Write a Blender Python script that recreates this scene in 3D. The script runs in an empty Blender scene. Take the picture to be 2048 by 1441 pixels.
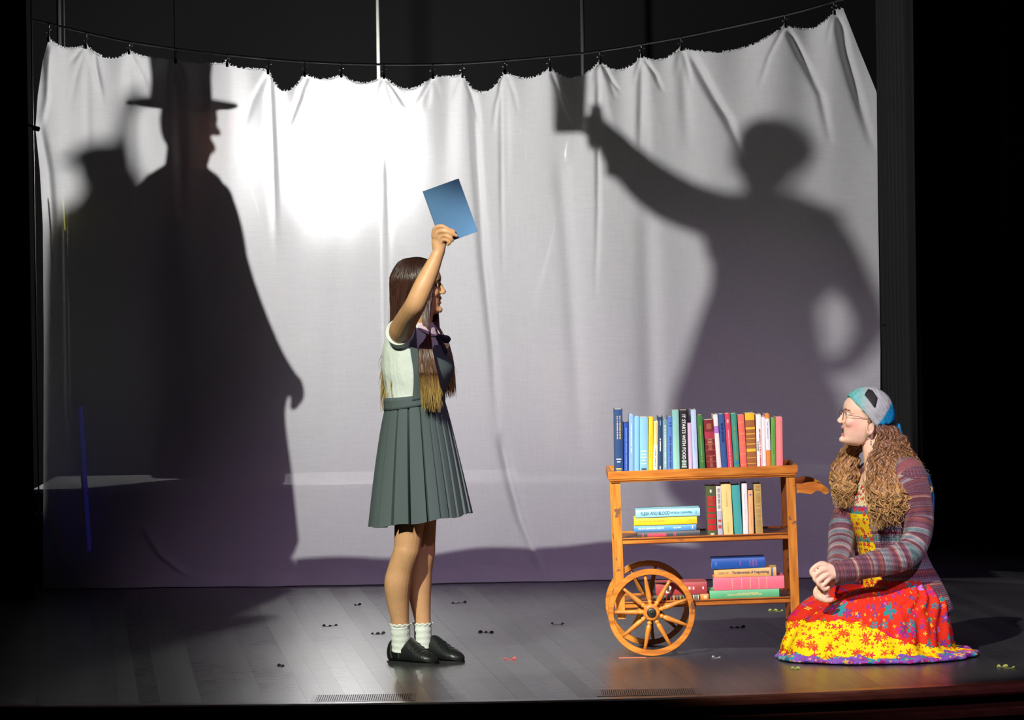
import bpy, bmesh, math, random
import numpy as np
from mathutils import Vector, Matrix
from mathutils.noise import noise as pnoise

# ------------------------------------------------------------------ camera
FPX, CX, HORIZ, DCAM, HCAM = 8946.0, 1024.0, 456.0, 18.0, 1.743
ROLL = math.radians(0.9)
scene = bpy.context.scene
COL = scene.collection
cam_d = bpy.data.cameras.new('camera')
cam_d.lens = 36.0 * FPX / 2048.0
cam_d.sensor_width = 36.0
cam_d.shift_y = -(720.5 - HORIZ) / 2048.0
cam_d.clip_end = 200
cam = bpy.data.objects.new('camera', cam_d)
COL.objects.link(cam)
cam.matrix_world = Matrix.Translation((0, -DCAM, HCAM)) @ Matrix.Rotation(math.pi/2, 4, 'X') @ Matrix.Rotation(-ROLL, 4, 'Z')
scene.camera = cam
scene.view_settings.view_transform = 'Standard'
scene.view_settings.look = 'None'
scene.view_settings.gamma = 1
scene.view_settings.use_curve_mapping = False
scene.view_settings.exposure = 0.0
scene.cycles.blur_glossy = 0.0

def P(px, py, y=0.0):
    """place in the world, at depth y, of a spot measured on the photograph"""
    dx, dy = px - CX, py - HORIZ
    c, s = math.cos(ROLL), math.sin(ROLL)
    tx, ty = dx*c - dy*s, dx*s + dy*c
    k = (DCAM + y) / FPX
    return Vector((tx*k, y, HCAM - ty*k))

def floor_at(px, py, z=0.0):
    dx, dy = px - CX, py - HORIZ
    c, s = math.cos(ROLL), math.sin(ROLL)
    tx, ty = dx*c - dy*s, dx*s + dy*c
    k = (HCAM - z) / ty
    return Vector((tx*k, FPX*k - DCAM, z))

# ------------------------------------------------------------------ world and lights
world = bpy.data.worlds.new('world'); scene.world = world
world.use_nodes = True
bg = world.node_tree.nodes['Background']
bg.inputs['Color'].default_value = (0.55, 0.5, 0.65, 1)
bg.inputs['Strength'].default_value = 0.003

SHEET_Y = 4.0
LAMP = P(680, 300, 6.4)

def spot(name, loc, target, half_deg, power, color, blend, radius):
    d = bpy.data.lights.new(name, 'SPOT')
    d.energy = power; d.color = color; d.spot_size = 2*math.radians(half_deg)
    d.spot_blend = blend; d.shadow_soft_size = radius
    o = bpy.data.objects.new(name, d); COL.objects.link(o)
    o.location = loc
    o.rotation_euler = (Vector(target) - Vector(loc)).to_track_quat('-Z', 'Y').to_euler()
    return o
# key spots from the front of house, left of the camera
KEYPOS = Vector((-3.6, -10.4, 7.9))
spot('key_spot_standing', KEYPOS, (-0.30, 0.0, 0.66), 4.35, 8200, (0.95, 1.0, 0.80), 0.30, 0.06)
spot('key_spot_cart', KEYPOS + Vector((0.5, 0.1, 0)), (1.15, 0.1, 0.45), 6.2, 7900, (1.0, 0.97, 0.86), 0.40, 0.06)
# violet wash from the right
spot('wash_spot', Vector((4.2, -11.0, 8.2)), (0.9, 2.4, -0.2), 9.5, 3300, (0.86, 0.58, 1.0), 0.9, 0.10)
# the show lamp behind the sheet
# (the show lamp behind the sheet is a bare bulb: its light comes from the bulb in the lamp's builder)
LAMP_RADIANCE = 2600

# ------------------------------------------------------------------ helpers
rnd = random.Random(7)

def lin(r, g, b):
    f = lambda c: (c/255/12.92) if c/255 <= 0.04045 else ((c/255+0.055)/1.055)**2.4
    return (f(r), f(g), f(b), 1.0)

LOCAL = set()     # things whose parts are given in the thing's own frame
MATS = {}
def mat(name, color, rough=0.5, spec=0.5, metal=0.0, sheen=0.0, noise=None, bump=None, emit=None):
    """noise=(scale, amount, (sx,sy,sz)), bump=(scale, strength)"""
    if name in MATS: return MATS[name]
    m = bpy.data.materials.new(name); m.use_nodes = True
    nt = m.node_tree; b = nt.nodes['Principled BSDF']
    b.inputs['Base Color'].default_value = color
    b.inputs['Roughness'].default_value = rough
    b.inputs['Specular IOR Level'].default_value = spec
    b.inputs['Metallic'].default_value = metal
    b.inputs['Sheen Weight'].default_value = sheen
    if emit:
        b.inputs['Emission Color'].default_value = emit[0]; b.inputs['Emission Strength'].default_value = emit[1]
    tc = nt.nodes.new('ShaderNodeTexCoord')
    if noise:
        mp = nt.nodes.new('ShaderNodeMapping'); mp.inputs['Scale'].default_value = noise[2] if len(noise) > 2 else (1, 1, 1)
        n = nt.nodes.new('ShaderNodeTexNoise'); n.inputs['Scale'].default_value = noise[0]; n.inputs['Detail'].default_value = 5
        nt.links.new(tc.outputs['Object'], mp.inputs['Vector']); nt.links.new(mp.outputs['Vector'], n.inputs['Vector'])
        mr = nt.nodes.new('ShaderNodeMapRange'); mr.inputs['From Min'].default_value = 0.25; mr.inputs['From Max'].default_value = 0.75
        mr.inputs['To Min'].default_value = 1 - noise[1]; mr.inputs['To Max'].default_value = 1 + noise[1]
        nt.links.new(n.outputs['Fac'], mr.inputs['Value'])
        vm = nt.nodes.new('ShaderNodeVectorMath'); vm.operation = 'SCALE'
        vm.inputs[0].default_value = color[:3]
        nt.links.new(mr.outputs['Result'], vm.inputs['Scale'])
        nt.links.new(vm.outputs['Vector'], b.inputs['Base Color'])
    if bump:
        n2 = nt.nodes.new('ShaderNodeTexNoise'); n2.inputs['Scale'].default_value = bump[0]; n2.inputs['Detail'].default_value = 4
        nt.links.new(tc.outputs['Object'], n2.inputs['Vector'])
        bp = nt.nodes.new('ShaderNodeBump'); bp.inputs['Strength'].default_value = bump[1]; bp.inputs['Distance'].default_value = 0.01
        nt.links.new(n2.outputs['Fac'], bp.inputs['Height']); nt.links.new(bp.outputs['Normal'], b.inputs['Normal'])
    MATS[name] = m
    return m

class NT:
    """small node-graph writer"""
    def __init__(self, name, rough=0.6, spec=0.3):
        self.m = bpy.data.materials.new(name); self.m.use_nodes = True
        self.t = self.m.node_tree; self.b = self.t.nodes['Principled BSDF']
        self.b.inputs['Roughness'].default_value = rough; self.b.inputs['Specular IOR Level'].default_value = spec
    def n(self, typ, **kw):
        nd = self.t.nodes.new('ShaderNode' + typ)
        for k, v in kw.items():
            if k in nd.inputs: self.put(nd.inputs[k], v)
            else: setattr(nd, k, v)
        return nd
    def put(self, sock, v):
        if hasattr(v, 'is_output') or isinstance(v, bpy.types.NodeSocket): self.t.links.new(v, sock)
        else: sock.default_value = v
    def math(self, op, a, b=None, clamp=False):
        nd = self.t.nodes.new('ShaderNodeMath'); nd.operation = op; nd.use_clamp = clamp
        self.put(nd.inputs[0], a)
        if b is not None: self.put(nd.inputs[1], b)
        return nd.outputs[0]
    def mix(self, f, a, b):
        nd = self.t.nodes.new('ShaderNodeMix'); nd.data_type = 'RGBA'
        self.put(nd.inputs['Factor'], f); self.put(nd.inputs[6], a); self.put(nd.inputs[7], b)
        return nd.outputs[2]
    def ramp(self, f, stops, interp='LINEAR'):
        nd = self.t.nodes.new('ShaderNodeValToRGB'); cr = nd.color_ramp; cr.interpolation = interp
        while len(cr.elements) < len(stops): cr.elements.new(0.5)
        for e, (p, c) in zip(cr.elements, stops): e.position = p; e.color = c
        self.put(nd.inputs[0], f)
        return nd.outputs[0]
    def color(self, c): self.put(self.b.inputs['Base Color'], c)

def tag(o, label=None, cat=None, group=None, kind=None):
    if label: o['label'] = label
    if cat: o['category'] = cat
    if group: o['group'] = group
    if kind: o['kind'] = kind
    return o

def new_mesh(name, verts, faces, smooth=True, uv=None, color=None):
    me = bpy.data.meshes.new(name)
    me.from_pydata([tuple(v) for v in verts], [], [tuple(f) for f in faces])
    if smooth: me.polygons.foreach_set('use_smooth', [True]*len(me.polygons))
    if uv is not None:
        l = me.uv_layers.new(name='uv')
        idx = np.empty(len(me.loops), dtype=np.int32); me.loops.foreach_get('vertex_index', idx)
        l.data.foreach_set('uv', np.asarray(uv, dtype=np.float32)[idx].ravel())
    if color is not None:
        a = me.color_attributes.new('col', 'FLOAT_COLOR', 'POINT')
        a.data.foreach_set('color', np.asarray(color, dtype=np.float32).ravel())
    me.update()
    return me

def link(name, me, material=None, parent=None, loc=None, mw=None):
    o = bpy.data.objects.new(name, me); COL.objects.link(o)
    if material is not None and me is not None and not me.materials: me.materials.append(material)
    if parent is not None:
        o.parent = parent
        if parent.name not in LOCAL:
            o.matrix_parent_inverse = Matrix.Translation(parent.location).inverted()
    if mw is not None: o.matrix_local = mw
    elif loc is not None: o.location = loc
    return o

def mobj(name, vf, material, parent=None, smooth=True, **kw):
    v, f = vf
    return link(name, new_mesh(name, v, f, smooth, **kw), material, parent)

def empty(name, loc=(0, 0, 0), label=None, cat=None, group=None, kind=None):
    o = bpy.data.objects.new(name, None); COL.objects.link(o)
    o.location = loc; o.empty_display_size = 0.05
    return tag(o, label, cat, group, kind)

def join(*vfs):
    V, F = [], []
    for v, f in vfs:
        n = len(V); V.extend(v); F.extend([tuple(i+n for i in q) for q in f])
    return V, F

def xf(vf, M):
    return [M @ Vector(v) for v in vf[0]], vf[1]

def box(x0, x1, y0, y1, z0, z1, bev=0.0):
    if bev <= 0:
        v = [Vector((x, y, z)) for z in (z0, z1) for y in (y0, y1) for x in (x0, x1)]
        return v, [(0, 2, 3, 1), (4, 5, 7, 6), (0, 1, 5, 4), (2, 6, 7, 3), (0, 4, 6, 2), (1, 3, 7, 5)]
    bm = bmesh.new(); bmesh.ops.create_cube(bm, size=1)
    for q in bm.verts:
        q.co = Vector((x0 + (q.co.x+.5)*(x1-x0), y0 + (q.co.y+.5)*(y1-y0), z0 + (q.co.z+.5)*(z1-z0)))
    bmesh.ops.bevel(bm, geom=bm.edges[:], offset=bev, segments=2, affect='EDGES', clamp_overlap=True)
    bm.verts.index_update()
    r = [q.co.copy() for q in bm.verts], [tuple(q.index for q in f.verts) for f in bm.faces]
    bm.free(); return r

def rings(rs, cap=True, closed=True):
    """loft over rings of equal point count"""
    n = len(rs[0]); V = [Vector(p) for r in rs for p in r]; F = []
    for i in range(len(rs)-1):
        for j in range(n if closed else n-1):
            k = (j+1) % n
            F.append((i*n+j, i*n+k, (i+1)*n+k, (i+1)*n+j))
    if cap and closed:
        F.append(tuple(range(n-1, -1, -1))); m = (len(rs)-1)*n
        F.append(tuple(m+j for j in range(n)))
    return V, F

def cr(pts, k=6):
    """Catmull-Rom through tuples of numbers"""
    A = np.array(pts, dtype=float)
    if len(A) < 3:
        return [A[0]*(1-t)+A[-1]*t for t in np.linspace(0, 1, k+1)]
    E = np.vstack([2*A[0]-A[1], A, 2*A[-1]-A[-2]]); out = []
    for i in range(1, len(E)-2):
        p0, p1, p2, p3 = E[i-1], E[i], E[i+1], E[i+2]
        for j in range(k):
            t = j/k
            out.append(0.5*((2*p1)+(-p0+p2)*t+(2*p0-5*p1+4*p2-p3)*t*t+(-p0+3*p1-3*p2+p3)*t**3))
    out.append(A[-1]); return out

def tube(pts, n=12, k=5, ref=(0, 1, 0), round_ends=True, smooth=True):
    """pts: (x,y,z,ra[,rb]); ra along tangent x ref, rb along the other normal"""
    q = [tuple(p) if len(p) == 5 else tuple(p)+(p[3],) for p in pts]
    path = cr(q, k) if smooth else [np.array(p, float) for p in q]
    ref = Vector(ref); rs = []; N = len(path)
    fr = []
    for i, p in enumerate(path):
        a = Vector(path[max(i-1, 0)][:3]); b = Vector(path[min(i+1, N-1)][:3])
        t = (b-a); t = t.normalized() if t.length > 1e-9 else Vector((0, 0, 1))
        s = t.cross(ref)
        if s.length < 1e-4: s = t.cross(Vector((1, 0, 0.01)))
        s.normalize(); u = s.cross(t).normalized()
        fr.append((t, s, u))
    def ring(c, s, u, ra, rb):
        return [c + s*(ra*math.cos(2*math.pi*j/n)) + u*(rb*math.sin(2*math.pi*j/n)) for j in range(n)]
    if round_ends:
        t, s, u = fr[0]; c = Vector(path[0][:3]); ra, rb = path[0][3:5]; e = min(ra, rb)
        for a in (80, 55, 30):
            a = math.radians(a); rs.append(ring(c - t*(e*math.sin(a)), s, u, ra*math.cos(a), rb*math.cos(a)))
    for i, p in enumerate(path):
        t, s, u = fr[i]; rs.append(ring(Vector(p[:3]), s, u, max(p[3], 1e-4), max(p[4], 1e-4)))
    if round_ends:
        t, s, u = fr[-1]; c = Vector(path[-1][:3]); ra, rb = path[-1][3:5]; e = min(ra, rb)
        for a in (30, 55, 80):
            a = math.radians(a); rs.append(ring(c + t*(e*math.sin(a)), s, u, ra*math.cos(a), rb*math.cos(a)))
    return rings(rs)

def ellipsoid(c, r, nu=16, nv=10):
    rs = []
    for i in range(1, nv):
        a = math.pi*i/nv
        rs.append([Vector((c[0]+r[0]*math.sin(a)*math.cos(2*math.pi*j/nu), c[1]+r[1]*math.sin(a)*math.sin(2*math.pi*j/nu), c[2]-r[2]*math.cos(a))) for j in range(nu)])
    return rings(rs)

def lathe(profile, n=24, axis='Z'):
    """profile [(r, h)]"""
    rs = [[Vector((r*math.cos(2*math.pi*j/n), r*math.sin(2*math.pi*j/n), h)) for j in range(n)] for r, h in profile]
    vf = rings(rs)
    if axis == 'Y': vf = xf(vf, Matrix.Rotation(-math.pi/2, 4, 'X'))
    if axis == 'X': vf = xf(vf, Matrix.Rotation(math.pi/2, 4, 'Y'))
    return vf

def prism(poly, y0, y1):
    """poly [(x,z)] extruded in y"""
    n = len(poly)
    V = [Vector((x, y0, z)) for x, z in poly] + [Vector((x, y1, z)) for x, z in poly]
    F = [tuple(range(n)), tuple(range(2*n-1, n-1, -1))] + [(i, i+n, (i+1) % n+n, (i+1) % n) for i in range(n)]
    return V, F

def torus(c, R, r, axis='Y', n=24, m=8, a0=0, a1=2*math.pi):
    full = abs(a1-a0-2*math.pi) < 1e-6
    rs = []
    cnt = n if full else n+1
    for i in range(cnt):
        a = a0 + (a1-a0)*i/n; d = Vector((math.cos(a), 0, math.sin(a)))
        rs.append([d*(R+r*math.cos(2*math.pi*j/m)) + Vector((0, r*math.sin(2*math.pi*j/m), 0)) for j in range(m)])
    if full: rs.append(rs[0])
    V, F = rings(rs, cap=not full)
    if axis == 'Z': V = [Vector((v.x, v.z, v.y)) for v in V]
    if axis == 'X': V = [Vector((v.y, v.x, v.z)) for v in V]
    return [v + Vector(c) for v in V], F

def remesh(parts, voxel, smooth=3, factor=0.5):
    v, f = join(*parts)
    me = new_mesh('tmp', v, f)
    o = bpy.data.objects.new('tmp', me); COL.objects.link(o)
    md = o.modifiers.new('r', 'REMESH'); md.mode = 'VOXEL'; md.voxel_size = voxel
    if smooth:
        sm = o.modifiers.new('s', 'SMOOTH'); sm.iterations = smooth; sm.factor = factor
    bpy.context.view_layer.update()
    dg = bpy.context.evaluated_depsgraph_get()
    em = o.evaluated_get(dg).to_mesh()
    V = np.empty(len(em.vertices)*3); em.vertices.foreach_get('co', V); V = V.reshape(-1, 3)
    F = [tuple(p.vertices) for p in em.polygons]
    o.evaluated_get(dg).to_mesh_clear()
    bpy.data.objects.remove(o); bpy.data.meshes.remove(me)
    return V, F

def strands(paths, n=4, rad=None):
    """many thin tapering locks in one mesh; uv = (strand id, along)"""
    V, F, UV = [], [], []
    for si, (pts, r0) in enumerate(paths):
        N = len(pts); base = len(V)
        for i, p in enumerate(pts):
            a = pts[max(i-1, 0)]; b = pts[min(i+1, N-1)]; t = (b-a)
            t = t.normalized() if t.length > 1e-9 else Vector((0, 0, 1))
            s = t.cross(Vector((0.3, 1, 0.1))); s.normalize(); u = s.cross(t)
            w = i/(N-1); r = r0*min(1.0, 0.35+3*w)*(1.0 if w < .7 else max(0.12, 1-(w-.7)/.32))
            for j in range(n):
                an = 2*math.pi*j/n
                V.append(p + s*(r*math.cos(an)) + u*(r*math.sin(an))); UV.append(((si*0.6180339) % 1.0, w))
        for i in range(N-1):
            for j in range(n):
                k = (j+1) % n
                F.append((base+i*n+j, base+i*n+k, base+(i+1)*n+k, base+(i+1)*n+j))
    return V, F, UV

def text_mesh(s, size):
    c = bpy.data.curves.new('txt', 'FONT'); c.body = s; c.size = size; c.align_x = 'CENTER'; c.align_y = 'CENTER'
    c.resolution_u = 2; c.offset = 0.018
    o = bpy.data.objects.new('txt', c); COL.objects.link(o)
    bpy.context.view_layer.update()
    me = bpy.data.meshes.new_from_object(o.evaluated_get(bpy.context.evaluated_depsgraph_get()))
    bpy.data.objects.remove(o); bpy.data.curves.remove(c)
    return me
# ================================================================== STAGE
def stage_edge(x):
    """front edge of the apron (curved) at a given x"""
    t = x/2.0
    return -1.575 + 0.10*max(0, -t-0.1)**1.5*1.2 + 0.42*max(0, t+0.05)**2*0.95

m = NT('stage_floor_paint', rough=0.4, spec=1.0)
tc = m.n('TexCoord')
big = m.n('TexNoise', Vector=tc.outputs['Object'], Scale=1.3, Detail=5.0)
mp = m.n('Mapping', Vector=tc.outputs['Object'], Scale=(6.0, 60.0, 1.0))
streak = m.n('TexNoise', Vector=mp.outputs['Vector'], Scale=1.6, Detail=6.0)
fine = m.n('TexNoise', Vector=tc.outputs['Object'], Scale=90.0, Detail=3.0)
c = m.ramp(big.outputs['Fac'], [(0.3, (0.026, 0.027, 0.030, 1)), (0.7, (0.046, 0.046, 0.050, 1))])
m.color(c)
r = m.math('ADD', m.math('MULTIPLY', streak.outputs['Fac'], 0.16), m.math('MULTIPLY', big.outputs['Fac'], 0.10))
m.put(m.b.inputs['Roughness'], m.math('ADD', r, 0.22))
oi = m.n('ObjectInfo')
m.put(m.b.inputs['Roughness'], m.math('ADD', m.math('ADD', r, 0.16), m.math('MULTIPLY', oi.outputs['Random'], 0.07)))
h = m.math('MULTIPLY', streak.outputs['Fac'], 0.25)
h = m.math('ADD', h, m.math('MULTIPLY', fine.outputs['Fac'], 0.10))
bp = m.n('Bump', Strength=0.14, Distance=0.004, Height=h)
m.put(m.b.inputs['Normal'], bp.outputs['Normal'])
M_FLOOR = m.m

xs = np.linspace(-4.5, 4.5, 91)
V, F = [], []
for x in xs:
    e = stage_edge(x) + 0.10
    V += [Vector((x, e, 0)), Vector((x, 9.6, 0)), Vector((x, 9.6, -0.05)), Vector((x, e, -0.05))]
for i in range(len(xs)-1):
    a, b = i*4, i*4+4
    F += [(a, b, b+1, a+1), (a+2, a+1, b+1, b+2), (a+3, a+2, b+2, b+3), (a, a+3, b+3, b)]
V = [v+Vector((0, 0, -0.004)) for v in V]
floor = tag(mobj('floor', (V, F), M_FLOOR, smooth=False), 'dark grey painted stage floor of narrow boards with a soft gloss', kind='structure')
rb_ = random.Random(2); BW = 0.0775; SKEW = -0.10
for k in range(-48, 57):
    xa = k*BW; dz = rb_.uniform(-.0004, .0002)
    ye = stage_edge(max(-4.5, min(4.5, xa-SKEW*1.4)))+0.102
    lo = [(xa+SKEW*ye+.0002, ye), (xa+BW+SKEW*ye-.0002, ye), (xa+BW+SKEW*9.5-.0002, 9.5), (xa+SKEW*9.5+.0002, 9.5)]
    v = [Vector((x, y, z)) for z in (-.0038, dz) for x, y in lo]
    f = [(4, 5, 6, 7), (0, 1, 5, 4), (1, 2, 6, 5), (3, 0, 4, 7), (2, 3, 7, 6)]
    mobj('board', (v, f), M_FLOOR, floor, smooth=False)

M_NOSE = mat('nosing_wood', lin(128, 72, 58), 0.28, 0.5, noise=(3.0, 0.35, (1, 12, 12)), bump=(60, 0.1))
M_BLACK = mat('matt_black', (0.006, 0.006, 0.007, 1), 0.85, 0.2)
def swept(name, prof, material, label, z0=0.0, off=0.0):
    rs = []
    for x in xs:
        e = stage_edge(x)+off
        rs.append([Vector((x, e+dy, z0+dz)) for dy, dz in prof])
    return tag(mobj(name, rings(rs), material, smooth=False), label, kind='structure')
nose = [(0.10, 0.001), (0.03, 0.001), (0.012, -0.004), (0.0, -0.016), (0.0, -0.032), (0.012, -0.042), (0.10, -0.042)]
swept('trim_1', nose, M_NOSE, 'reddish brown rounded wooden nosing along the stage edge')
swept('wall_front', [(0.06, -0.042), (0.05, -0.042), (0.05, -1.0), (0.06, -1.0)], M_BLACK, 'black front face of the stage below the nosing')
swept('trim_2', [(0.0, 0.0), (-0.012, -0.008), (-0.012, -0.03), (0.0, -0.038), (0.16, -0.038), (0.16, 0.0)], M_NOSE, 'lower wooden ledge in front of the stage', z0=-0.075, off=-0.10)

# black back wall and black side drapes
M_BACK = mat('back_wall_black', (0.0045, 0.0045, 0.005, 1), 0.9, 0.1, noise=(0.8, 0.25))
V, F = [], []
pan = [-6, -1.62, -1.605, 6]
for a, b, z in ((-6, -2.023, 0), (-2.017, 6, 0)):
    v, f = box(a, b, 9.0, 9.08, -0.05, 5.5); V, F = join((V, F), (v, f))
v, f = box(-6, 6, 9.05, 9.12, -0.05, 5.5); V, F = join((V, F), (v, f))
tag(mobj('wall_back', (V, F), M_BACK, smooth=False), 'black back wall of the stage', kind='structure')

M_DRAPE = mat('black_velour', (0.0035, 0.0035, 0.004, 1), 0.95, 0.05, sheen=0.05)
def drape(name, x0, x1, y, label, seed):
    r = random.Random(seed); n = 120; rs = []
    ph = [r.uniform(0, 6.28) for _ in range(3)]
    for z in (0.0, 1.2, 2.6, 4.6):
        rs.append([Vector((x0+(x1-x0)*i/n, y+0.05*math.sin(i*0.55+ph[0])+0.02*math.sin(i*1.3+ph[1]+z*.3), z)) for i in range(n+1)])
    V, F = rings(rs, cap=False, closed=False)
    o = mobj(name, (V, F), M_DRAPE)
    sm = o.modifiers.new('thick', 'SOLIDIFY'); sm.thickness = 0.01
    return tag(o, label, 'curtain', 'black side drapes')
drape('stage_drape', -4.4, -2.31, 3.4, 'black velour side drape hanging at the left of the white sheet', 1)
drape('stage_drape', 2.0, 4.4, 6.2, 'black velour side drape hanging in the dark at the right of the white sheet', 2)

# added black drape running upstage, keeps lamp light off the right-hand floor
n_ = 60; rs = [[Vector((2.02+.03*math.sin(i*.8+z*.2), 4.45+1.7*i/n_, z)) for i in range(n_+1)] for z in (0.0, 1.5, 3.0, 4.6)]
o = mobj('stage_drape', rings(rs, cap=False, closed=False), M_DRAPE); md = o.modifiers.new('thick', 'SOLIDIFY'); md.thickness = .01
tag(o, 'added black drape blocking lamp light beside the right edge of the sheet', 'curtain', 'black side drapes')

# ================================================================== WHITE SHEET
TOP = [(98, 78, 1), (137, 98, 0), (173, 92, 1), (224, 118, 0), (259, 103, 1), (300, 116, 0), (352, 121, 1), (405, 129, 0), (455, 128, 1), (500, 139, 0), (537, 143, 1),
       (570, 183, 0), (610, 148, 1), (648, 160, 0), (683, 150, 1), (725, 168, 0), (768, 152, 1), (815, 180, 0), (866, 152, 1), (897, 155, 0),
       (925, 150, 1), (962, 186, 0), (1010, 143, 1), (1050, 158, 0), (1100, 137, 1), (1145, 157, 0), (1200, 123, 1), (1235, 142, 0), (1283, 110, 1),
       (1310, 122, 0), (1362, 96, 1), (1432, 106, 0), (1570, 50, 1), (1612, 60, 0), (1668, 24, 1), (1687, 18, 0)]
CLIPS = [(x, y) for x, y, k in TOP if k == 1]
CABLE = [(64, 39), (98, 47), (175, 66), (260, 84), (355, 98), (455, 110), (600, 123), (755, 129), (925, 127), (1100, 113), (1200, 102), (1360, 75), (1570, 30), (1668, 3), (1760, -24), (2200, -170)]
def interp(pts, x):
    return float(np.interp(x, [p[0] for p in pts], [p[1] for p in pts]))
def top_y(x):
    for i in range(len(TOP)-1):
        (x0, y0, k0), (x1, y1, k1) = TOP[i], TOP[i+1]
        if x0 <= x <= x1:
            t = (x-x0)/(x1-x0)
            if k0 == 1: s = math.sin(t*math.pi/2)**0.8     # leaves a clip steeply, flat in the dip
            else: s = 1-math.cos(t*math.pi/2)**0.8
            return y0+(y1-y0)*s
    return TOP[-1][1]
RIGHT = [(18, 1687), (95, 1716), (185, 1753), (400, 1755), (700, 1760), (1000, 1759), (1200, 1757)]
LEFT = [(78, 98), (120, 86), (190, 75), (256, 70), (340, 78), (450, 84), (700, 86), (1200, 84)]
BOT = [(84, 1179), (330, 1181), (600, 1174), (900, 1167), (1200, 1162), (1600, 1157), (1757, 1155)]
# long folds: (points, width px, depth m)
FOLDS = [([(541, 150), (548, 330), (553, 470)], 4.5, 0.018), ([(945, 175), (953, 330), (966, 520), (985, 700), (995, 880)], 9, 0.035),
         ([(1001, 150), (1003, 420), (1006, 560)], 4, 0.014), ([(775, 330), (778, 520), (770, 800)], 6, 0.010), ([(1001, 880), (1018, 960), (1040, 1040), (1060, 1090), (1085, 1150)], 9, 0.028),
         ([(1196, 140), (1196, 420), (1190, 600)], 5, 0.016), ([(1283, 130), (1278, 330)], 7, 0.020), ([(1380, 110), (1430, 200), (1455, 240), (1500, 340)], 10, 0.035),
         ([(1575, 60), (1600, 110), (1640, 190), (1660, 290)], 8, 0.026), ([(1676, 40), (1690, 110), (1718, 210), (1745, 300)], 9, 0.035),
         ([(1120, 330), (1140, 560), (1160, 900)], 16, 0.02), ([(680, 420), (665, 700), (650, 1000)], 22, 0.015),
         ([(1290, 420), (1300, 800), (1320, 1100)], 22, 0.02), ([(98, 100), (92, 200), (80, 256)], 6, -0.03), ([(80, 260), (95, 340), (105, 470), (100, 700)], 8, 0.03),
         ([(95, 1050), (125, 1120), (175, 1170), (240, 1181)], 9, 0.04), ([(290, 1060), (320, 1110), (370, 1150), (450, 1168), (600, 1172)], 9, 0.03),
         ([(190, 110), (198, 160), (205, 190)], 4, 0.014), ([(165, 95), (140, 130)], 6, 0.012), ([(615, 150), (590, 220), (575, 260)], 5, 0.014), ([(600, 190), (612, 215), (580, 180)], 4, 0.0),
         ([(690, 155), (705, 200), (712, 245)], 4, 0.018), ([(775, 160), (800, 195), (812, 215)], 4, 0.018), ([(862, 160), (845, 190), (832, 210)], 4, 0.014), ([(1006, 150), (992, 210), (984, 265)], 4, 0.018),
         ([(932, 160), (950, 215), (962, 262)], 4, 0.016), ([(1205, 130), (1225, 165), (1240, 185)], 4, 0.02), ([(1288, 118), (1310, 150), (1325, 185)], 5, 0.02), ([(1105, 150), (1125, 200), (1150, 260)], 5, 0.016)]
rs_ = random.Random(3)
for (cx, cy) in CLIPS:
    for sgn in (-1, 1):
        if rs_.random() < 0.75:
            L = rs_.uniform(50, 130); sl = sgn*rs_.uniform(0.12, 0.5)
            FOLDS.append(([(cx+sgn*2, cy+4), (cx+sl*L*0.55, cy+L*0.5), (cx+sl*L*.9, cy+L)], rs_.uniform(4, 7), rs_.uniform(0.006, 0.014)))
    if rs_.random() < 0.6:
        L = rs_.uniform(200, 420); FOLDS.append(([(cx, cy+10), (cx+rs_.uniform(-15, 15), cy+L)], rs_.uniform(7, 13), rs_.uniform(0.008, 0.016)))
NC, NR = 620, 300
VV = np.linspace(0, 1, NR)**1.15
px = np.zeros((NR, NC)); py = np.zeros((NR, NC))
U = np.linspace(0, 1, NC)
topx = 98 + U*(1687-98); topy = np.array([top_y(x) for x in topx])
botx = 84 + U*(1757-84); boty = np.array([interp(BOT, x) for x in botx])
for i, v in enumerate(VV):
    yL = 78+(1179-78)*v; yR = 18+(1155-18)*v
    xl = interp(LEFT, yL); xr = interp(RIGHT, yR)
    px[i] = xl + U*(xr-xl); py[i] = topy + (boty-topy)*v
disp = np.zeros_like(px)
depth_below = py - topy[None, :]
# soft drape
disp += 0.012*np.sin(px/46.0+0.4*np.sin(py/260.0)) * np.clip(depth_below/200, 0.1, 1)
disp += 0.010*np.sin(px/19.0+1.3+0.8*np.sin(py/190.0))*np.exp(-depth_below/330)
disp += 0.03*np.sin(px/170.0+0.8)*np.clip(depth_below/300, 0, 1)
for pts, w, d in FOLDS:
    ys = np.array([p[1] for p in pts], float); xx = np.array([p[0] for p in pts], float)
    o = np.argsort(ys); ys, xx = ys[o], xx[o]
    ctr = np.interp(py, ys, xx); t = (py-ys[0])/(ys[-1]-ys[0])
    fade = np.clip((t+0.06)/0.12, 0, 1)*np.clip((1.03-t)/0.5, 0, 1)
    q = (px-ctr)/w
    disp += -d*np.exp(-q*q)*fade*(1+0.25*np.tanh(q))
# sag between the clips bellies away a little
for i in range(len(CLIPS)-1):
    a, b = CLIPS[i][0], CLIPS[i+1][0]
    t = np.clip((px-a)/(b-a), 0, 1); disp += -0.03*np.sin(np.pi*t)**2*np.exp(-depth_below/110)
# bottom hem kicks forward on the floor
kick = np.clip((depth_below/(boty-topy)[None, :]-0.965)/0.035, 0, 1)
disp += -0.05*kick**2 + 0.012*np.sin(px/23.0)*kick
V = []
for i in range(NR):
    for j in range(NC):
        p = P(px[i, j], py[i, j], SHEET_Y); d = disp[i, j]
        V.append((p.x, SHEET_Y+d, max(p.z, 0.004)))
F = [(i*NC+j, (i+1)*NC+j, (i+1)*NC+j+1, i*NC+j+1) for i in range(NR-1) for j in range(NC-1)]

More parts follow.
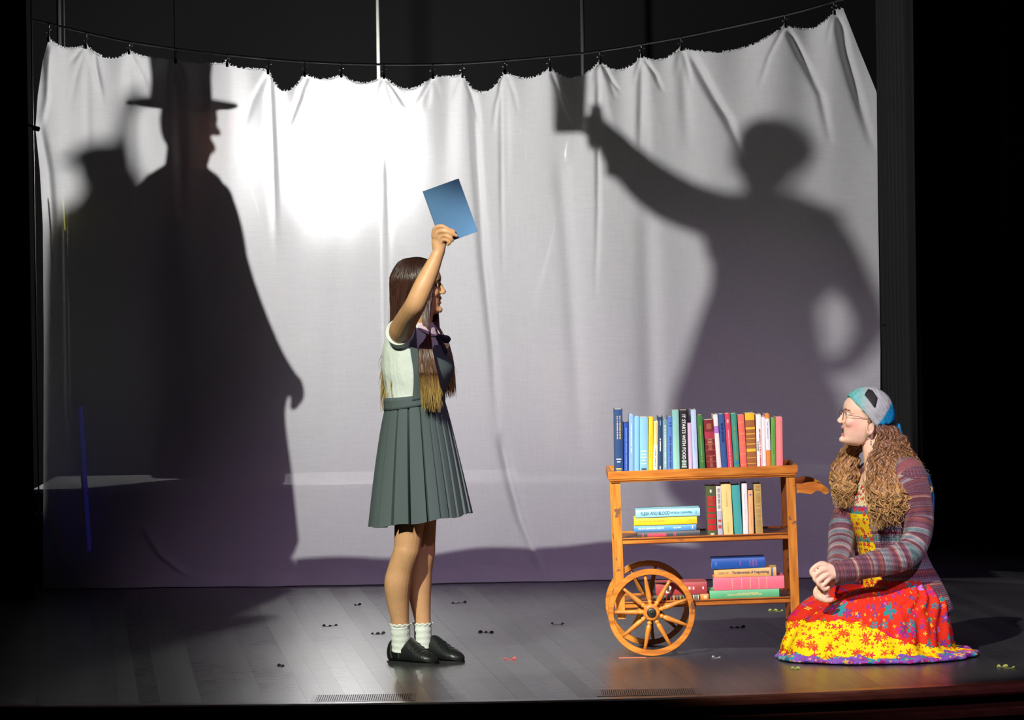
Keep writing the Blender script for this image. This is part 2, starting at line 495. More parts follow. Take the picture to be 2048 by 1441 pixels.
m = NT('sheet_cotton')
t = m.t; t.nodes.remove(m.b)
tc = m.n('TexCoord')
mp = m.n('Mapping', Vector=tc.outputs['Object'], Scale=(9, 9, 130)); slub = m.n('TexNoise', Vector=mp.outputs['Vector'], Scale=1.5, Detail=5.0)
mp2 = m.n('Mapping', Vector=tc.outputs['Object'], Scale=(150, 9, 10)); warp = m.n('TexNoise', Vector=mp2.outputs['Vector'], Scale=1.2, Detail=4.0)
wv = m.math('ADD', slub.outputs['Fac'], m.math('MULTIPLY', warp.outputs['Fac'], 0.7))
col = m.ramp(m.math('MULTIPLY', wv, 0.6), [(0.35, (0.85, 0.85, 0.86, 1)), (0.65, (0.92, 0.92, 0.93, 1))])
bp = m.n('Bump', Strength=0.06, Distance=0.004, Height=wv)
dif = m.n('BsdfDiffuse', Color=col, Normal=bp.outputs['Normal'])
trl = m.n('BsdfTranslucent', Color=col, Normal=bp.outputs['Normal'])
m1 = m.n('MixShader', Fac=0.5); t.links.new(dif.outputs[0], m1.inputs[1]); t.links.new(trl.outputs[0], m1.inputs[2])
rf = m.n('BsdfRefraction', Color=(0.95, 0.95, 0.96, 1), Roughness=0.95, IOR=1.17)
m2 = m.n("MixShader", Fac=0.032); t.links.new(m1.outputs[0], m2.inputs[1]); t.links.new(rf.outputs[0], m2.inputs[2])
tp = m.n('BsdfTransparent', Color=(1, 1, 1, 1))
m3 = m.n('MixShader', Fac=0.12); t.links.new(m2.outputs[0], m3.inputs[1]); t.links.new(tp.outputs[0], m3.inputs[2])
t.links.new(m3.outputs[0], t.nodes['Material Output'].inputs['Surface'])
M_SHEET = m.m
sheet = mobj('hanging_sheet', (V, F), M_SHEET)
tag(sheet, 'large white cotton sheet clipped along a sagging cable as a shadow screen', 'sheet')
# frayed top edge and side edge threads
r = random.Random(11); FV, FF = [], []
mt_ = NT('white_thread'); mt_.t.nodes.remove(mt_.b)
d_ = mt_.n('BsdfDiffuse', Color=(.92, .92, .92, 1)); tl_ = mt_.n('BsdfTranslucent', Color=(.95, .95, .95, 1)); mx_ = mt_.n('MixShader', Fac=0.6)
mt_.t.links.new(d_.outputs[0], mx_.inputs[1]); mt_.t.links.new(tl_.outputs[0], mx_.inputs[2]); mt_.t.links.new(mx_.outputs[0], mt_.t.nodes['Material Output'].inputs['Surface'])
M_THREAD = mt_.m
for k in range(3200):
    u = r.random(); x = 98+u*(1687-98)
    if pnoise(Vector((x*0.02, 3, 1))) < -0.12 and r.random() < 0.8: continue
    y = top_y(x); jj = int(u*(NC-1)); p = P(x, y, SHEET_Y+disp[0, jj])
    L = r.uniform(0.003, 0.012); a = r.uniform(-1.3, 1.3)
    e = p + Vector((L*math.sin(a), r.uniform(-0.004, 0.004), L*math.cos(a)))
    q = (p+e)/2+Vector((r.uniform(-.002, .002), -.001, 0)); sd = (e-p).cross(Vector((0, 1, 0))).normalized()*r.uniform(.0008, .0016); p = p-Vector((0, 0, .003))
    v, f = [p-sd, p+sd, q+sd, q-sd, e+sd*.5, e-sd*.5], [(0, 1, 2, 3), (3, 2, 4, 5)]
    n0 = len(FV); FV += v; FF += [tuple(i+n0 for i in q) for q in f]
o = mobj('frayed_edge', (FV, FF), M_THREAD, sheet); o['kind'] = 'stuff'
M_WIRE = mat('steel_cable', lin(176, 178, 182), 0.4, 0.5, metal=0.2)
M_GLINT = mat('clip_glint', lin(225, 225, 225), 0.15, 0.5, metal=1.0)
M_CLIPB = mat('clip_black', (0.012, 0.012, 0.013, 1), 0.4, 0.5)
cab = [(*P(x, y, SHEET_Y), 0.0055) for x, y in CABLE]
tag(mobj('cable', tube(cab, n=6, k=4), M_WIRE), 'thin steel cable sagging across the stage above the sheet', 'cable')
# side tension line and clip at the left edge
root = empty('sheet_clip', P(75, 258, SHEET_Y), 'black clip pinching the left edge of the white sheet', 'clip')
mobj('jaw', xf(box(-0.022, 0.012, -0.012, 0.012, -0.012, 0.012, 0.003), Matrix.Translation(P(75, 258, SHEET_Y)) @ Matrix.Rotation(0.3, 4, 'Y')), M_CLIPB, root, smooth=False)
mobj('lever', xf(box(-0.05, -0.02, -0.008, 0.008, -0.006, 0.006, 0.002), Matrix.Translation(P(75, 257, SHEET_Y)) @ Matrix.Rotation(0.4, 4, 'Y')), M_CLIPB, root, smooth=False)
root = empty('sheet_clip', P(1755, 651, SHEET_Y), 'black clip pinching the right edge of the white sheet', 'clip')
mobj('jaw', xf(box(-0.014, 0.02, -0.012, 0.012, -0.008, 0.008, 0.003), Matrix.Translation(P(1755, 651, SHEET_Y))), M_CLIPB, root, smooth=False)
mobj('lever', xf(box(0.02, 0.045, -0.008, 0.008, -0.005, 0.005, 0.002), Matrix.Translation(P(1755, 651, SHEET_Y))), M_CLIPB, root, smooth=False)

ORD = ['first', 'second', 'third', 'fourth', 'fifth', 'sixth', 'seventh', 'eighth', 'ninth', 'tenth', 'eleventh', 'twelfth', 'thirteenth', 'fourteenth', 'fifteenth', 'sixteenth', 'seventeenth', 'eighteenth', 'nineteenth']
for i, (x, y) in enumerate(CLIPS):
    cy = interp(CABLE, x); c = P(x, cy, SHEET_Y); b = P(x, y, SHEET_Y)
    root = empty('hanging_clip', b, '%s small hanging clip from the left end of the cable' % ORD[i], 'clip', 'clips holding the sheet on the cable')
    rr = 0.011
    mobj('ring', torus((c.x, SHEET_Y, c.z-rr+0.004), rr, 0.0018, 'X', 14, 5), M_CLIPB, root)
    zt = c.z-2*rr+0.004; zb = b.z-0.012
    hmid = max(zb+0.012, zt-0.004)
    mobj('stem', tube([(c.x, SHEET_Y, zt+0.002, 0.0022), ((c.x+b.x)/2, SHEET_Y-0.002, (zt+hmid)/2, 0.0022), (b.x, SHEET_Y-0.004, zb+0.016, 0.0026)], n=5, k=2), M_CLIPB, root)
    mobj('jaw', box(b.x-0.006, b.x+0.006, SHEET_Y-0.045, SHEET_Y+0.006, zb-0.004, zb+0.02, 0.002), M_CLIPB, root, smooth=False)
    for s, q in ((-1, 0.55), (1, 0.8)):
        mobj('glint_ball', ellipsoid((b.x+s*0.010+(i % 3-1)*0.002, SHEET_Y-0.012, zb+0.016+(zt-zb)*q*0.75), (0.0048, 0.0048, 0.0048), 8, 6), M_GLINT, root)  # chrome balls added to stand in for glints on the black clip

# poles behind
M_POLE = mat('pole_grey', lin(175, 178, 170), 0.35, 0.5, metal=0.4)
def pole(x0, x1, y, r, label, material):
    a = P(x0, -60, y); b = Vector((a.x, y, 0.0))
    tag(mobj('upright_pole', tube([(*b, r), (*a, r)], n=12, k=4, round_ends=False), material), label, 'pole')
pole(754, 757, 7.6, 0.0105, 'thin pale upright pole behind the middle of the sheet', M_POLE)
M_POLE2 = mat('pole_dark', lin(60, 60, 64), 0.5, 0.4, metal=0.3)
pole(116, 116, 7.4, 0.013, 'dim grey upright pole behind the left end of the sheet', M_POLE2)
pole(126, 127, 7.5, 0.006, 'slim grey upright rod right beside the dim left pole', M_POLE2)
pole(1163, 1160, 8.4, 0.012, 'faint dark upright pole behind the right half of the sheet', M_POLE2)
pole(61, 61, 4.06, 0.004, 'very thin dark upright at the left end of the cable', M_POLE2)

# ================================================================== BEHIND THE SHEET
PLAT_Z = 0.472
M_PLAT = mat('platform_top', lin(150, 150, 150), 0.5, 0.4, noise=(5, 0.1))
plat = empty('platform', (0, 4.37, 0), 'low stage platform standing behind the white sheet', 'platform')
px0, px1 = -2.42, 1.65
for k in range(3):
    a = px0+(px1-px0)*k/3; b = px0+(px1-px0)*(k+1)/3
    mobj('deck_panel', box(a+0.002, b-0.002, 4.37, 5.54, PLAT_Z-0.02, PLAT_Z, 0.002), M_PLAT, plat, smooth=False)
    for xx in (a+0.06, b-0.06):
        for yy in (4.45, 5.46):
            mobj('leg', box(xx-0.025, xx+0.025, yy-0.025, yy+0.025, 0, PLAT_Z-0.02), M_BLACK, plat, smooth=False)
mobj('fascia', box(px0, px1, 4.375, 4.395, 0.0, PLAT_Z-0.021), M_BLACK, plat, smooth=False)
mobj('fascia_rail', box(px0, px1, 4.366, 4.374, PLAT_Z-0.125, PLAT_Z-0.118), mat('rail_grey', lin(150, 150, 152), 0.4), plat, smooth=False)

lamp = empty('shadow_lamp', (LAMP.x, LAMP.y, 0), 'bare bright bulb on a stand glowing through the sheet', 'lamp')
M_LBODY = mat('lamp_black', (0.01, 0.01, 0.01, 1), 0.5)
c = LAMP.copy()
mobj('bulb', ellipsoid(c, (0.064, 0.064, 0.068), 14, 10), mat('lamp_bulb', (0, 0, 0, 1), emit=((1, 0.985, 0.97, 1), LAMP_RADIANCE)), lamp)
mobj('socket', xf(lathe([(0.016, -0.066), (0.026, -0.070), (0.03, -0.10), (0.02, -0.12)], 20), Matrix.Translation(c)), M_LBODY, lamp)
mobj('pole', tube([(c.x, c.y, 0.1, 0.016), (c.x, c.y, c.z-0.11, 0.016)], n=10, k=2), M_LBODY, lamp)
for k in range(3):
    a = 2.1*k+0.5
    mobj('leg', tube([(c.x, c.y, 0.5, 0.01), (c.x+0.4*math.cos(a), c.y+0.4*math.sin(a), 0.012, 0.01)], n=8, k=2), M_LBODY, lamp)

def SH(x, y, m):
    """spot between lamp and sheet whose shadow falls on sheet spot (x, y), at magnification m"""
    C = P(x, y, SHEET_Y); return LAMP + (C-LAMP)/m
def sh_tube(pts, m, ratio=1.0, dep=0.0, **kw):
    ms = m if isinstance(m, list) else [m]*len(pts); k0 = (DCAM+SHEET_Y)/FPX
    return tube([(*(SH(p[0], p[1], q)+Vector((0, dep, 0))), p[2]*k0/q, (p[3] if len(p) > 3 else p[2]*ratio)*k0/q) for p, q in zip(pts, ms)], n=20, ref=(0, 1, 0), **kw)
M_COAT = mat('black_coat', (0.012, 0.010, 0.011, 1), 0.7, 0.2)
M_REDD = mat('red_dress', lin(120, 14, 22), 0.6, 0.2)
M_DSKIN = mat('backstage_skin', lin(190, 135, 110), 0.6, 0.3)
M_GLOSS = mat('patent_black', (0.01, 0.01, 0.01, 1), 0.12, 0.6)
def legs(x, y, sep, ztop, lead):
    out = []
    for s in (-1, 1):
        out.append(tube([(x+s*sep, y, ztop, 0.085), (x+s*sep, y+0.01, ztop*0.5+PLAT_Z*0.5, 0.058), (x+s*sep, y, PLAT_Z+0.09, 0.04)], n=14))
        out.append(tube([(x+s*sep, y+0.02, PLAT_Z+0.05, 0.036), (x+s*sep+lead*0.13, y-0.03, PLAT_Z+0.035, 0.034)], n=12))
    return out
def shoes(par, x, y, sep, lead):
    for s in (-1, 1):
        mobj('shoe', tube([(x+s*sep-lead*0.06, y+0.03, PLAT_Z+0.046, 0.042), (x+s*sep+lead*0.08, y-0.01, PLAT_Z+0.044, 0.042), (x+s*sep+lead*0.17, y-0.04, PLAT_Z+0.036, 0.034)], n=14), M_GLOSS, par)

# --- right figure: arm raised with a sheet of paper, hand on hip
mR = 1.7; mH = 1.34; MARM = [1.7, 1.55, 1.42, 1.36, 1.34]
yH = LAMP.y-(LAMP.y-SHEET_Y)/mH
yR = LAMP.y-(LAMP.y-SHEET_Y)/mR
base = SH(1500, 900, mR); base.z = PLAT_Z
per = empty('person', base, 'person behind the sheet shown as a shadow with an arm raised holding up paper', 'person')
body = [sh_tube([(1536, 285, 44), (1528, 330, 46), (1524, 372, 30)], mR), sh_tube([(1528, 370, 26), (1532, 420, 34), (1535, 450, 46)], mR),
        sh_tube([(1462, 428, 26), (1535, 432, 34), (1628, 432, 26)], mR, 0.95),
        sh_tube([(1540, 440, 92, 60), (1535, 520, 96, 66), (1524, 592, 82, 58), (1516, 690, 100, 70), (1508, 800, 108, 75)], mR),
        sh_tube([(1462, 430, 36), (1360, 394, 38), (1262, 326, 30), (1214, 270, 22), (1194, 250, 18)], MARM),
        sh_tube([(1632, 436, 28), (1688, 540, 28), (1736, 652, 22), (1685, 728, 17), (1606, 724, 15)], mR, dep=-0.02),
        sh_tube([(1196, 252, 15), (1180, 236, 7), (1166, 238, 5)], mH), sh_tube([(1196, 258, 14), (1182, 262, 6), (1170, 266, 5)], mH), sh_tube([(1194, 262, 14), (1184, 285, 6), (1192, 300, 5)], mH),
        sh_tube([(1196, 248, 14), (1190, 224, 6), (1184, 212, 5)], mH), sh_tube([(1198, 246, 14), (1200, 222, 6), (1196, 210, 5)], mH)]
body += legs(base.x, yR, 0.09, 1.25, -1)
bv, bf = remesh(body, 0.008, 4)
mobj('body', (bv, bf), M_DSKIN, per)
coat = [sh_tube([(1540, 448, 100, 70), (1535, 490, 110, 78), (1532, 540, 104, 74), (1516, 592, 80, 66), (1504, 690, 92, 84)], mR),
        sh_tube([(1450, 434, 30), (1540, 446, 30), (1648, 428, 18)], mR),
        sh_tube([(1470, 440, 52), (1400, 420, 50), (1330, 388, 46), (1262, 328, 36), (1222, 282, 26)], [1.7, 1.6, 1.5, 1.42, 1.36]), sh_tube([(1238, 330, 22), (1228, 345, 12)], 1.4),
        sh_tube([(1642, 438, 28), (1700, 535, 27), (1746, 650, 24), (1690, 728, 18)], mR, dep=-0.02), sh_tube([(1446, 396, 10), (1432, 382, 8)], mR)]
v, f = remesh(coat, 0.009, 4); mobj('coat', (v, f), M_COAT, per)
sk = sh_tube([(1514, 600, 80, 64), (1504, 690, 94, 90), (1508, 800, 134, 105), (1503, 900, 142, 115), (1500, 1010, 150, 120)], mR, round_ends=False)
mobj('skirt', sk, M_COAT, per)
hair = [sh_tube([(1534, 284, 52), (1526, 325, 50), (1530, 352, 38)], mR), sh_tube([(1545, 268, 36), (1580, 286, 27), (1610, 308, 9)], mR), sh_tube([(1556, 325, 34), (1585, 322, 20), (1606, 312, 8)], mR)]
v, f = remesh(hair, 0.009, 4); mobj('hair', (v, f), mat('dark_hair', (0.012, 0.008, 0.006, 1), 0.5), per)
shoes(per, base.x, yR, 0.09, -1)
pa, pb = SH(1106, 120, mH), SH(1168, 266, mH)
pap = tag(mobj('paper_pad', box(pa.x, pb.x+0.01, yH-0.004, yH+0.004, pb.z, pa.z, 0.001), mat('paper', (0.75, 0.74, 0.72, 1), 0.8), None, smooth=False), 'rectangular pad held up behind the sheet by the raised shadow arm', 'pad')

# --- top hat figure close behind the sheet
mA = 1.18
yA = LAMP.y-(LAMP.y-SHEET_Y)/mA
base = SH(400, 900, mA); base.z = PLAT_Z
per = empty('person', base, 'person in a tall hat and long cape standing behind the sheet as a large shadow', 'person')
body = [sh_tube([(370, 235, 50), (376, 270, 50), (392, 312, 30)], mA), sh_tube([(424, 256, 12), (436, 266, 8)], mA), sh_tube([(418, 292, 14), (424, 298, 10)], mA), sh_tube([(372, 300, 40), (368, 360, 44)], mA),
        sh_tube([(366, 380, 84, 56), (366, 500, 100, 66), (372, 620, 90, 60), (380, 760, 100, 64)], mA),
        sh_tube([(430, 400, 38), (478, 560, 32), (540, 700, 25), (588, 770, 18)], mA), sh_tube([(588, 768, 20), (596, 788, 14), (588, 806, 9)], mA)]
body += legs(base.x, yA+0.09, 0.1, 1.2, 1)
v, f = remesh(body, 0.009, 4); mobj('body', (v, f), M_DSKIN, per)
cape = [sh_tube([(368, 350, 70, 60), (366, 400, 104, 74), (366, 470, 124, 84), (370, 580, 138, 92), (384, 690, 160, 98), (398, 762, 184, 100), (402, 830, 170, 100), (408, 950, 178, 104), (413, 1080, 186, 108)], mA, round_ends=False)]
mobj('cape', cape[0], M_COAT, per)
k = (DCAM+SHEET_Y)/FPX/mA
hc = SH(366, 206, mA)
hat = lathe([(0.0005, 0.206), (60*k, 0.205), (61*k, 0.198), (57*k, 0.11), (59*k, 0.016), (92*k, 0.006), (106*k, 0.002), (110*k, -0.008), (102*k, -0.016), (58*k, -0.014), (0.0005, -0.014)], 36)
hh = xf(hat, Matrix.Translation(hc) @ Matrix.Rotation(math.radians(2), 4, 'Y'))
ho = mobj('top_hat', hh, M_COAT, per)
r = random.Random(5); fl = []
mr_ = NT('red_petals'); mr_.t.nodes.remove(mr_.b)
d_ = mr_.n('BsdfDiffuse', Color=lin(230, 40, 50)); tl_ = mr_.n('BsdfTranslucent', Color=lin(240, 50, 60)); mx_ = mr_.n('MixShader', Fac=0.6)
mr_.t.links.new(d_.outputs[0], mx_.inputs[1]); mr_.t.links.new(tl_.outputs[0], mx_.inputs[2]); mr_.t.links.new(mx_.outputs[0], mr_.t.nodes['Material Output'].inputs['Surface'])
M_REDF = mr_.m
for kx, ky in ((392, 240), (396, 262), (400, 232), (418, 214), (426, 226), (430, 236), (424, 250), (428, 244), (412, 276), (418, 272), (414, 290), (392, 274), (396, 280), (390, 268), (410, 300), (404, 246), (432, 222)):
    c = SH(kx-7, ky, mA)+Vector((0, -0.03-0.02*r.random(), 0))
    for a in range(4):
        an = a*1.57+r.uniform(0, 1); q = c+Vector((0.011*math.cos(an), 0, 0.011*math.sin(an)))
        fl.append(ellipsoid(q, (0.011, 0.005, 0.011), 8, 6))
mobj('red_flowers', join(*fl), M_REDF, per)
mobj('red_waistcoat', sh_tube([(352, 420, 70, 30), (356, 560, 76, 30), (366, 700, 80, 34)], mA, dep=-0.10), M_REDD, per)
shoes(per, base.x, yA+0.10, 0.1, 1)

# --- flat-capped figure at far left
mB = 1.9
yB = LAMP.y-(LAMP.y-SHEET_Y)/mB
base = SH(190, 900, mB); base.z = PLAT_Z
per = empty('person', base, 'person in a flat cap behind the sheet at the left edge of the shadows', 'person')
body = [sh_tube([(205, 335, 52), (215, 375, 46)], mB), sh_tube([(215, 370, 44), (215, 430, 50)], mB), sh_tube([(210, 430, 72, 60), (200, 520, 96, 70), (195, 640, 92, 66), (192, 800, 100, 70)], mB),
        sh_tube([(268, 440, 30), (262, 380, 24), (242, 315, 17), (246, 262, 13), (262, 205, 17), (284, 192, 15)], mB)]
body += legs(base.x, yB, 0.09, 1.2, 1)
v, f = remesh(body, 0.009, 4); mobj('body', (v, f), M_DSKIN, per)
mobj('cloak', sh_tube([(215, 380, 50, 44), (212, 430, 80, 66), (196, 470, 100, 72), (188, 520, 104, 80), (186, 700, 112, 80), (186, 900, 116, 84), (186, 1060, 118, 84), (186, 1460, 122, 86)], mB, round_ends=False), M_COAT, per)
mobj('sleeve', sh_tube([(272, 446, 36), (265, 385, 28), (243, 318, 20), (246, 268, 16)], mB), M_COAT, per)
v, f = remesh([sh_tube([(165, 312, 22), (200, 306, 26), (240, 312, 26)], mB, 1.6), sh_tube([(120, 322, 9), (160, 322, 12)], mB, 2.5)], 0.008, 3)
mobj('flat_cap', (v, f), M_COAT, per)
shoes(per, base.x, yB, 0.09, 1)

# blue lit strip and yellow strip seen through the sheet at the left, each fixed to a thin dark post
def lit_post(a, b, ra, rb, material, label):
    root = empty('lit_post', (b.x, b.y, 0), label, 'light strip')
    d = (b-a).normalized(); foot = b+d*((0.0-b.z)/d.z); foot.z = 0
    mobj('post', tube([(*(a+Vector((0, .012, .02))), .005), (*(foot+Vector((0, .012, 0))), .005)], n=8, k=2, round_ends=False), M_BLACK, root)
    mobj('strip', tube([(*a, ra, rb), (*((a+b)/2), ra*1.1, rb), (*b, ra, rb)], n=10, k=4), material, root)
lit_post(P(160, 815, 4.25), P(178, 1102, 4.25), .012, .004, mat('blue_glow', lin(20, 20, 180), 0.4, emit=((0.05, 0.05, 0.9, 1), 0.28)), 'faint blue glowing strip behind the lower left of the sheet')
lit_post(P(126, 400, 4.12), P(130, 460, 4.12), .003, .003, mat('yellow_glow', lin(200, 200, 60), 0.4, emit=((0.7, 0.7, 0.1, 1), 2.0)), 'short thin yellow strip behind the left edge of the sheet')

# ================================================================== STAGE FLOOR FITTINGS
M_VENT = mat('vent_metal', lin(70, 70, 72), 0.35, 0.5, metal=0.6)
def vent(c0, c1, d0, d1, label):
    A, B, C, D = [floor_at(*q) for q in (c0, c1, d1, d0)]     # front-left, front-right, back-right, back-left
    x0, x1, y0, y1 = (A.x+D.x)/2, (B.x+C.x)/2, (A.y+B.y)/2, (C.y+D.y)/2
    root = empty('floor_vent', ((x0+x1)/2, (y0+y1)/2, 0), label, 'floor vent')
    fr = join(box(x0, x1, y0, y0+0.02, 0.0, 0.002), box(x0, x1, y1-0.02, y1, 0, 0.002), box(x0, x0+0.018, y0+0.02, y1-0.02, 0, 0.002), box(x1-0.018, x1, y0+0.02, y1-0.02, 0, 0.002))
    mobj('frame', fr, M_VENT, root, smooth=False)
    mobj('well', box(x0+0.018, x1-0.018, y0+0.02, y1-0.02, 0.0004, 0.0012), M_BLACK, root, smooth=False)
    n = 44
    for i in range(n):
        xx = x0+0.018+(x1-x0-0.036)*(i+0.5)/n
        mobj('slat', box(xx-0.0024, xx+0.0024, y0+0.02, y1-0.02, 0.0012, 0.0022), M_VENT, root, smooth=False)
    for i in range(1, 3):
        yy = y0+(y1-y0)*i/3; mobj('cross_bar', box(x0+0.018, x1-0.018, yy-0.003, yy+0.003, 0.0012, 0.0020), M_VENT, root, smooth=False)
vent((625, 1406), (838, 1402), (620, 1392), (826, 1388), 'metal floor vent in the bright patch before the standing person')
vent((1200, 1395), (1406, 1390), (1186, 1382), (1392, 1377), 'metal floor vent below the wooden book cart')

M_SCRAP = {'dark': mat('dark_scrap', lin(26, 20, 22), 0.7), 'red': mat('red_scrap', lin(235, 70, 66), 0.6), 'green': mat('green_scrap', lin(150, 160, 70), 0.6), 'white': mat('white_scrap', lin(190, 190, 190), 0.6), 'coral': mat('coral_tape', lin(235, 120, 90), 0.6), 'blue': mat('blue_scrap', lin(60, 70, 130), 0.6)}
def scrap(px_, py_, w, kind, label, cat='scrap', curl=0.004):
    c = floor_at(px_, py_); r = random.Random(int(px_*7+py_)); root = empty('floor_scrap', c, label, cat)
    n = max(2, int(w/8)); 
    for i in range(n):
        x = c.x+(i/(n-1)-0.5)*w/497.0; y = c.y+r.uniform(-0.03, 0.03)
        s = r.uniform(0.003, 0.0085)
        mobj('petal', join(tube([(x-s, y, 0.002, s*0.5, 0.0015), (x, y+0.004, 0.003+curl*r.random(), s*0.8, 0.0015), (x+s, y-0.003, 0.002+curl*r.random(), s*0.4, 0.0012)], n=8, k=2)), M_SCRAP[kind], root)
        if i: mobj('thread', tube([(x-w/497.0/(n-1), y, 0.002, 0.0009), (x-w/497.0/(n-1)*0.5, y-0.01, 0.0015, 0.0009), (x, y, 0.002, 0.0009)], n=4, k=2), M_SCRAP[kind], root)
scrap(660, 1254, 26, 'dark', 'dark scraps on the bright floor patch left of the white socks')
scrap(756, 1269, 24, 'dark', 'dark scrap with a thread just left of the ankle socks')
scrap(715, 1212, 10, 'dark', 'tiny dark scrap on the floor close to the sheet, left of the calves')
scrap(918, 1207, 28, 'dark', 'dark curled scraps on the floor behind, right of the calves')
scrap(972, 1267, 24, 'dark', 'pair of small dark scraps right of the ankles')
scrap(562, 1334, 8, 'dark', 'single dark crumb in the floor glare left of the black shoes')
scrap(1115, 1250, 22, 'blue', 'small bluish scrap on the floor between shoes and cart wheel')
scrap(1020, 1319, 18, 'red', 'bright red scrap on the floor between the shoes and the cart')
scrap(1475, 1257, 26, 'dark', 'dark scraps in the shade under the book cart')
scrap(1552, 1223, 26, 'green', 'small greenish scrap under the right end of the cart')
scrap(2012, 1336, 26, 'green', 'yellow-green scrap on the floor at the far right')
scrap(1432, 1316, 12, 'white', 'tiny pale crumb on the floor right of the front wheel')
scrap(1590, 1338, 10, 'green', 'tiny pale green crumb in front of the flowered skirt')
def tape(x0, x1, y, w, kind, label):
    a, b = floor_at(x0, y), floor_at(x1, y)
    tag(mobj('tape_mark', box(a.x, b.x, a.y-w, a.y+w, 0.0003, 0.0012), M_SCRAP[kind], smooth=False), label, 'tape')
tape(1238, 1292, 1317, 0.012, 'coral', 'coral tape mark on the floor under the front wheel')
tape(781, 802, 1323, 0.03, 'red', 'red tape mark peeking out under the heel of the black shoe')
# ================================================================== BOOK CART
S_ = (DCAM+0.1)/FPX                      # metres per photo pixel at the cart
RW = 0.1765
HUB = P(1303, 1228, 0.10); HUB.z = RW+0.0008
CM = Matrix.Translation(HUB) @ Matrix.Rotation(math.radians(-1.1), 4, 'Y')
def cl(px_, py_):
    """photo spot -> cart frame (x, z) on the near side"""
    dx, dy = px_-1303, py_-1228; a = math.radians(2.0)
    return (dx*math.cos(a)-dy*math.sin(a))*S_, -(dx*math.sin(a)+dy*math.cos(a))*S_

m = NT('cart_wood', rough=0.35, spec=0.5)
tc = m.n('TexCoord'); mp = m.n('Mapping', Vector=tc.outputs['Object'], Scale=(4, 30, 30))
g = m.n('TexNoise', Vector=mp.outputs['Vector'], Scale=2.0, Detail=6.0); g2 = m.n('TexNoise', Vector=tc.outputs['Object'], Scale=9.0, Detail=6.0)
c = m.ramp(g.outputs['Fac'], [(0.3, lin(158, 88, 30)), (0.55, lin(196, 120, 42)), (0.75, lin(212, 140, 60))])
w = m.ramp(g2.outputs['Fac'], [(0.66, (0, 0, 0, 1)), (0.70, (1, 1, 1, 1))])
m.color(m.mix(w, c, lin(112, 70, 42)))
M_CART = m.m
m = NT('cart_wood_upright', rough=0.35, spec=0.5)
tc = m.n('TexCoord'); mp = m.n('Mapping', Vector=tc.outputs['Object'], Scale=(30, 30, 4))
g = m.n('TexNoise', Vector=mp.outputs['Vector'], Scale=2.0, Detail=6.0); g2 = m.n('TexNoise', Vector=tc.outputs['Object'], Scale=22.0, Detail=6.0)
c = m.ramp(g.outputs['Fac'], [(0.3, lin(165, 96, 32)), (0.55, lin(200, 128, 46)), (0.75, lin(216, 146, 62))])
w = m.ramp(g2.outputs['Fac'], [(0.66, (0, 0, 0, 1)), (0.68, (1, 1, 1, 1))])
m.color(m.mix(w, c, lin(120, 84, 60)))
M_CARTV = m.m
M_CARTD = mat('cart_wood_dark', lin(120, 62, 24), 0.4, 0.4, noise=(20, 0.2, (1, 1, 1)))
M_CARTLINE = mat('cart_groove', lin(96, 46, 22), 0.4, 0.4)
M_HUBM = mat('hub_iron', lin(58, 60, 58), 0.4, 0.5, metal=0.7, noise=(60, 0.3))

cart = bpy.data.objects.new('book_cart', None); COL.objects.link(cart); cart.matrix_world = CM; LOCAL.add(cart.name)
cart.empty_display_size = 0.05
tag(cart, 'worn honey-coloured wooden book cart with two spoked wheels and three shelves', 'cart')
DEP = 0.43; Y0 = 0.022; Y1 = Y0+DEP              # carcass depth range
X0, X1 = -74*S_, 300*S_
ZT = 284*S_                                      # rim top
# top tray
tr = join(box(X0+0.006, X1-0.006, Y0, Y1, ZT-0.034, ZT-0.020, 0.002))
mobj('tray_board', tr, M_CARTD, cart, smooth=False)
def rimprof(z): pass
mobj('tray_rim', box(X0, X1, Y0-0.008, Y0+0.004, ZT-0.034, ZT, 0.0025), M_CART, cart, smooth=False)
mobj('tray_rim', box(X0, X1, Y1-0.004, Y1+0.008, ZT-0.034, ZT, 0.0025), M_CART, cart, smooth=False)
mobj('tray_rim', box(X0-0.006, X0+0.006, Y0-0.006, Y1+0.006, ZT-0.034, ZT, 0.0025), M_CART, cart, smooth=False)
mobj('tray_rim', box(X1-0.006, X1+0.006, Y0-0.006, Y1+0.006, ZT-0.034, ZT, 0.0025), M_CART, cart, smooth=False)
mobj('tray_moulding', join(box(X0-0.002, X1+0.002, Y0-0.012, Y1+0.012, ZT-0.040, ZT-0.0345, 0.002), box(X0+0.003, X1-0.003, Y0-0.008, Y1+0.008, ZT-0.046, ZT-0.0405, 0.002)), M_CART, cart, smooth=False)
mobj('tray_groove', box(X0+0.001, X1-0.001, Y0-0.0095, Y1+0.0095, ZT-0.0349, ZT-0.0342), M_CARTLINE, cart, smooth=False)
# legs
LW = 0.0175
lxl, lxr = -62*S_, 288*S_
for xx, zb, nm in ((lxl, -12*S_, 'left'), (lxr, -93*S_-0.0005, 'right')):
    for yy in (Y0+0.016, Y1-0.016):
        if nm == 'left':
            poly = [(xx-LW, ZT-0.046), (xx+LW, ZT-0.046), (xx+LW+0.002, zb+0.02), (xx+LW+0.004, zb), (xx-LW+0.008, zb), (xx-LW+0.003, zb+0.03)]
        else:
            poly = [(xx-LW, ZT-0.046), (xx+LW, ZT-0.046), (xx+LW+0.001, 0.0), (xx+LW-0.004, zb), (xx-LW+0.006, zb), (xx-LW, 0.0)]
        mobj('leg', prism(poly, yy-0.016, yy+0.016), M_CARTV, cart, smooth=False)
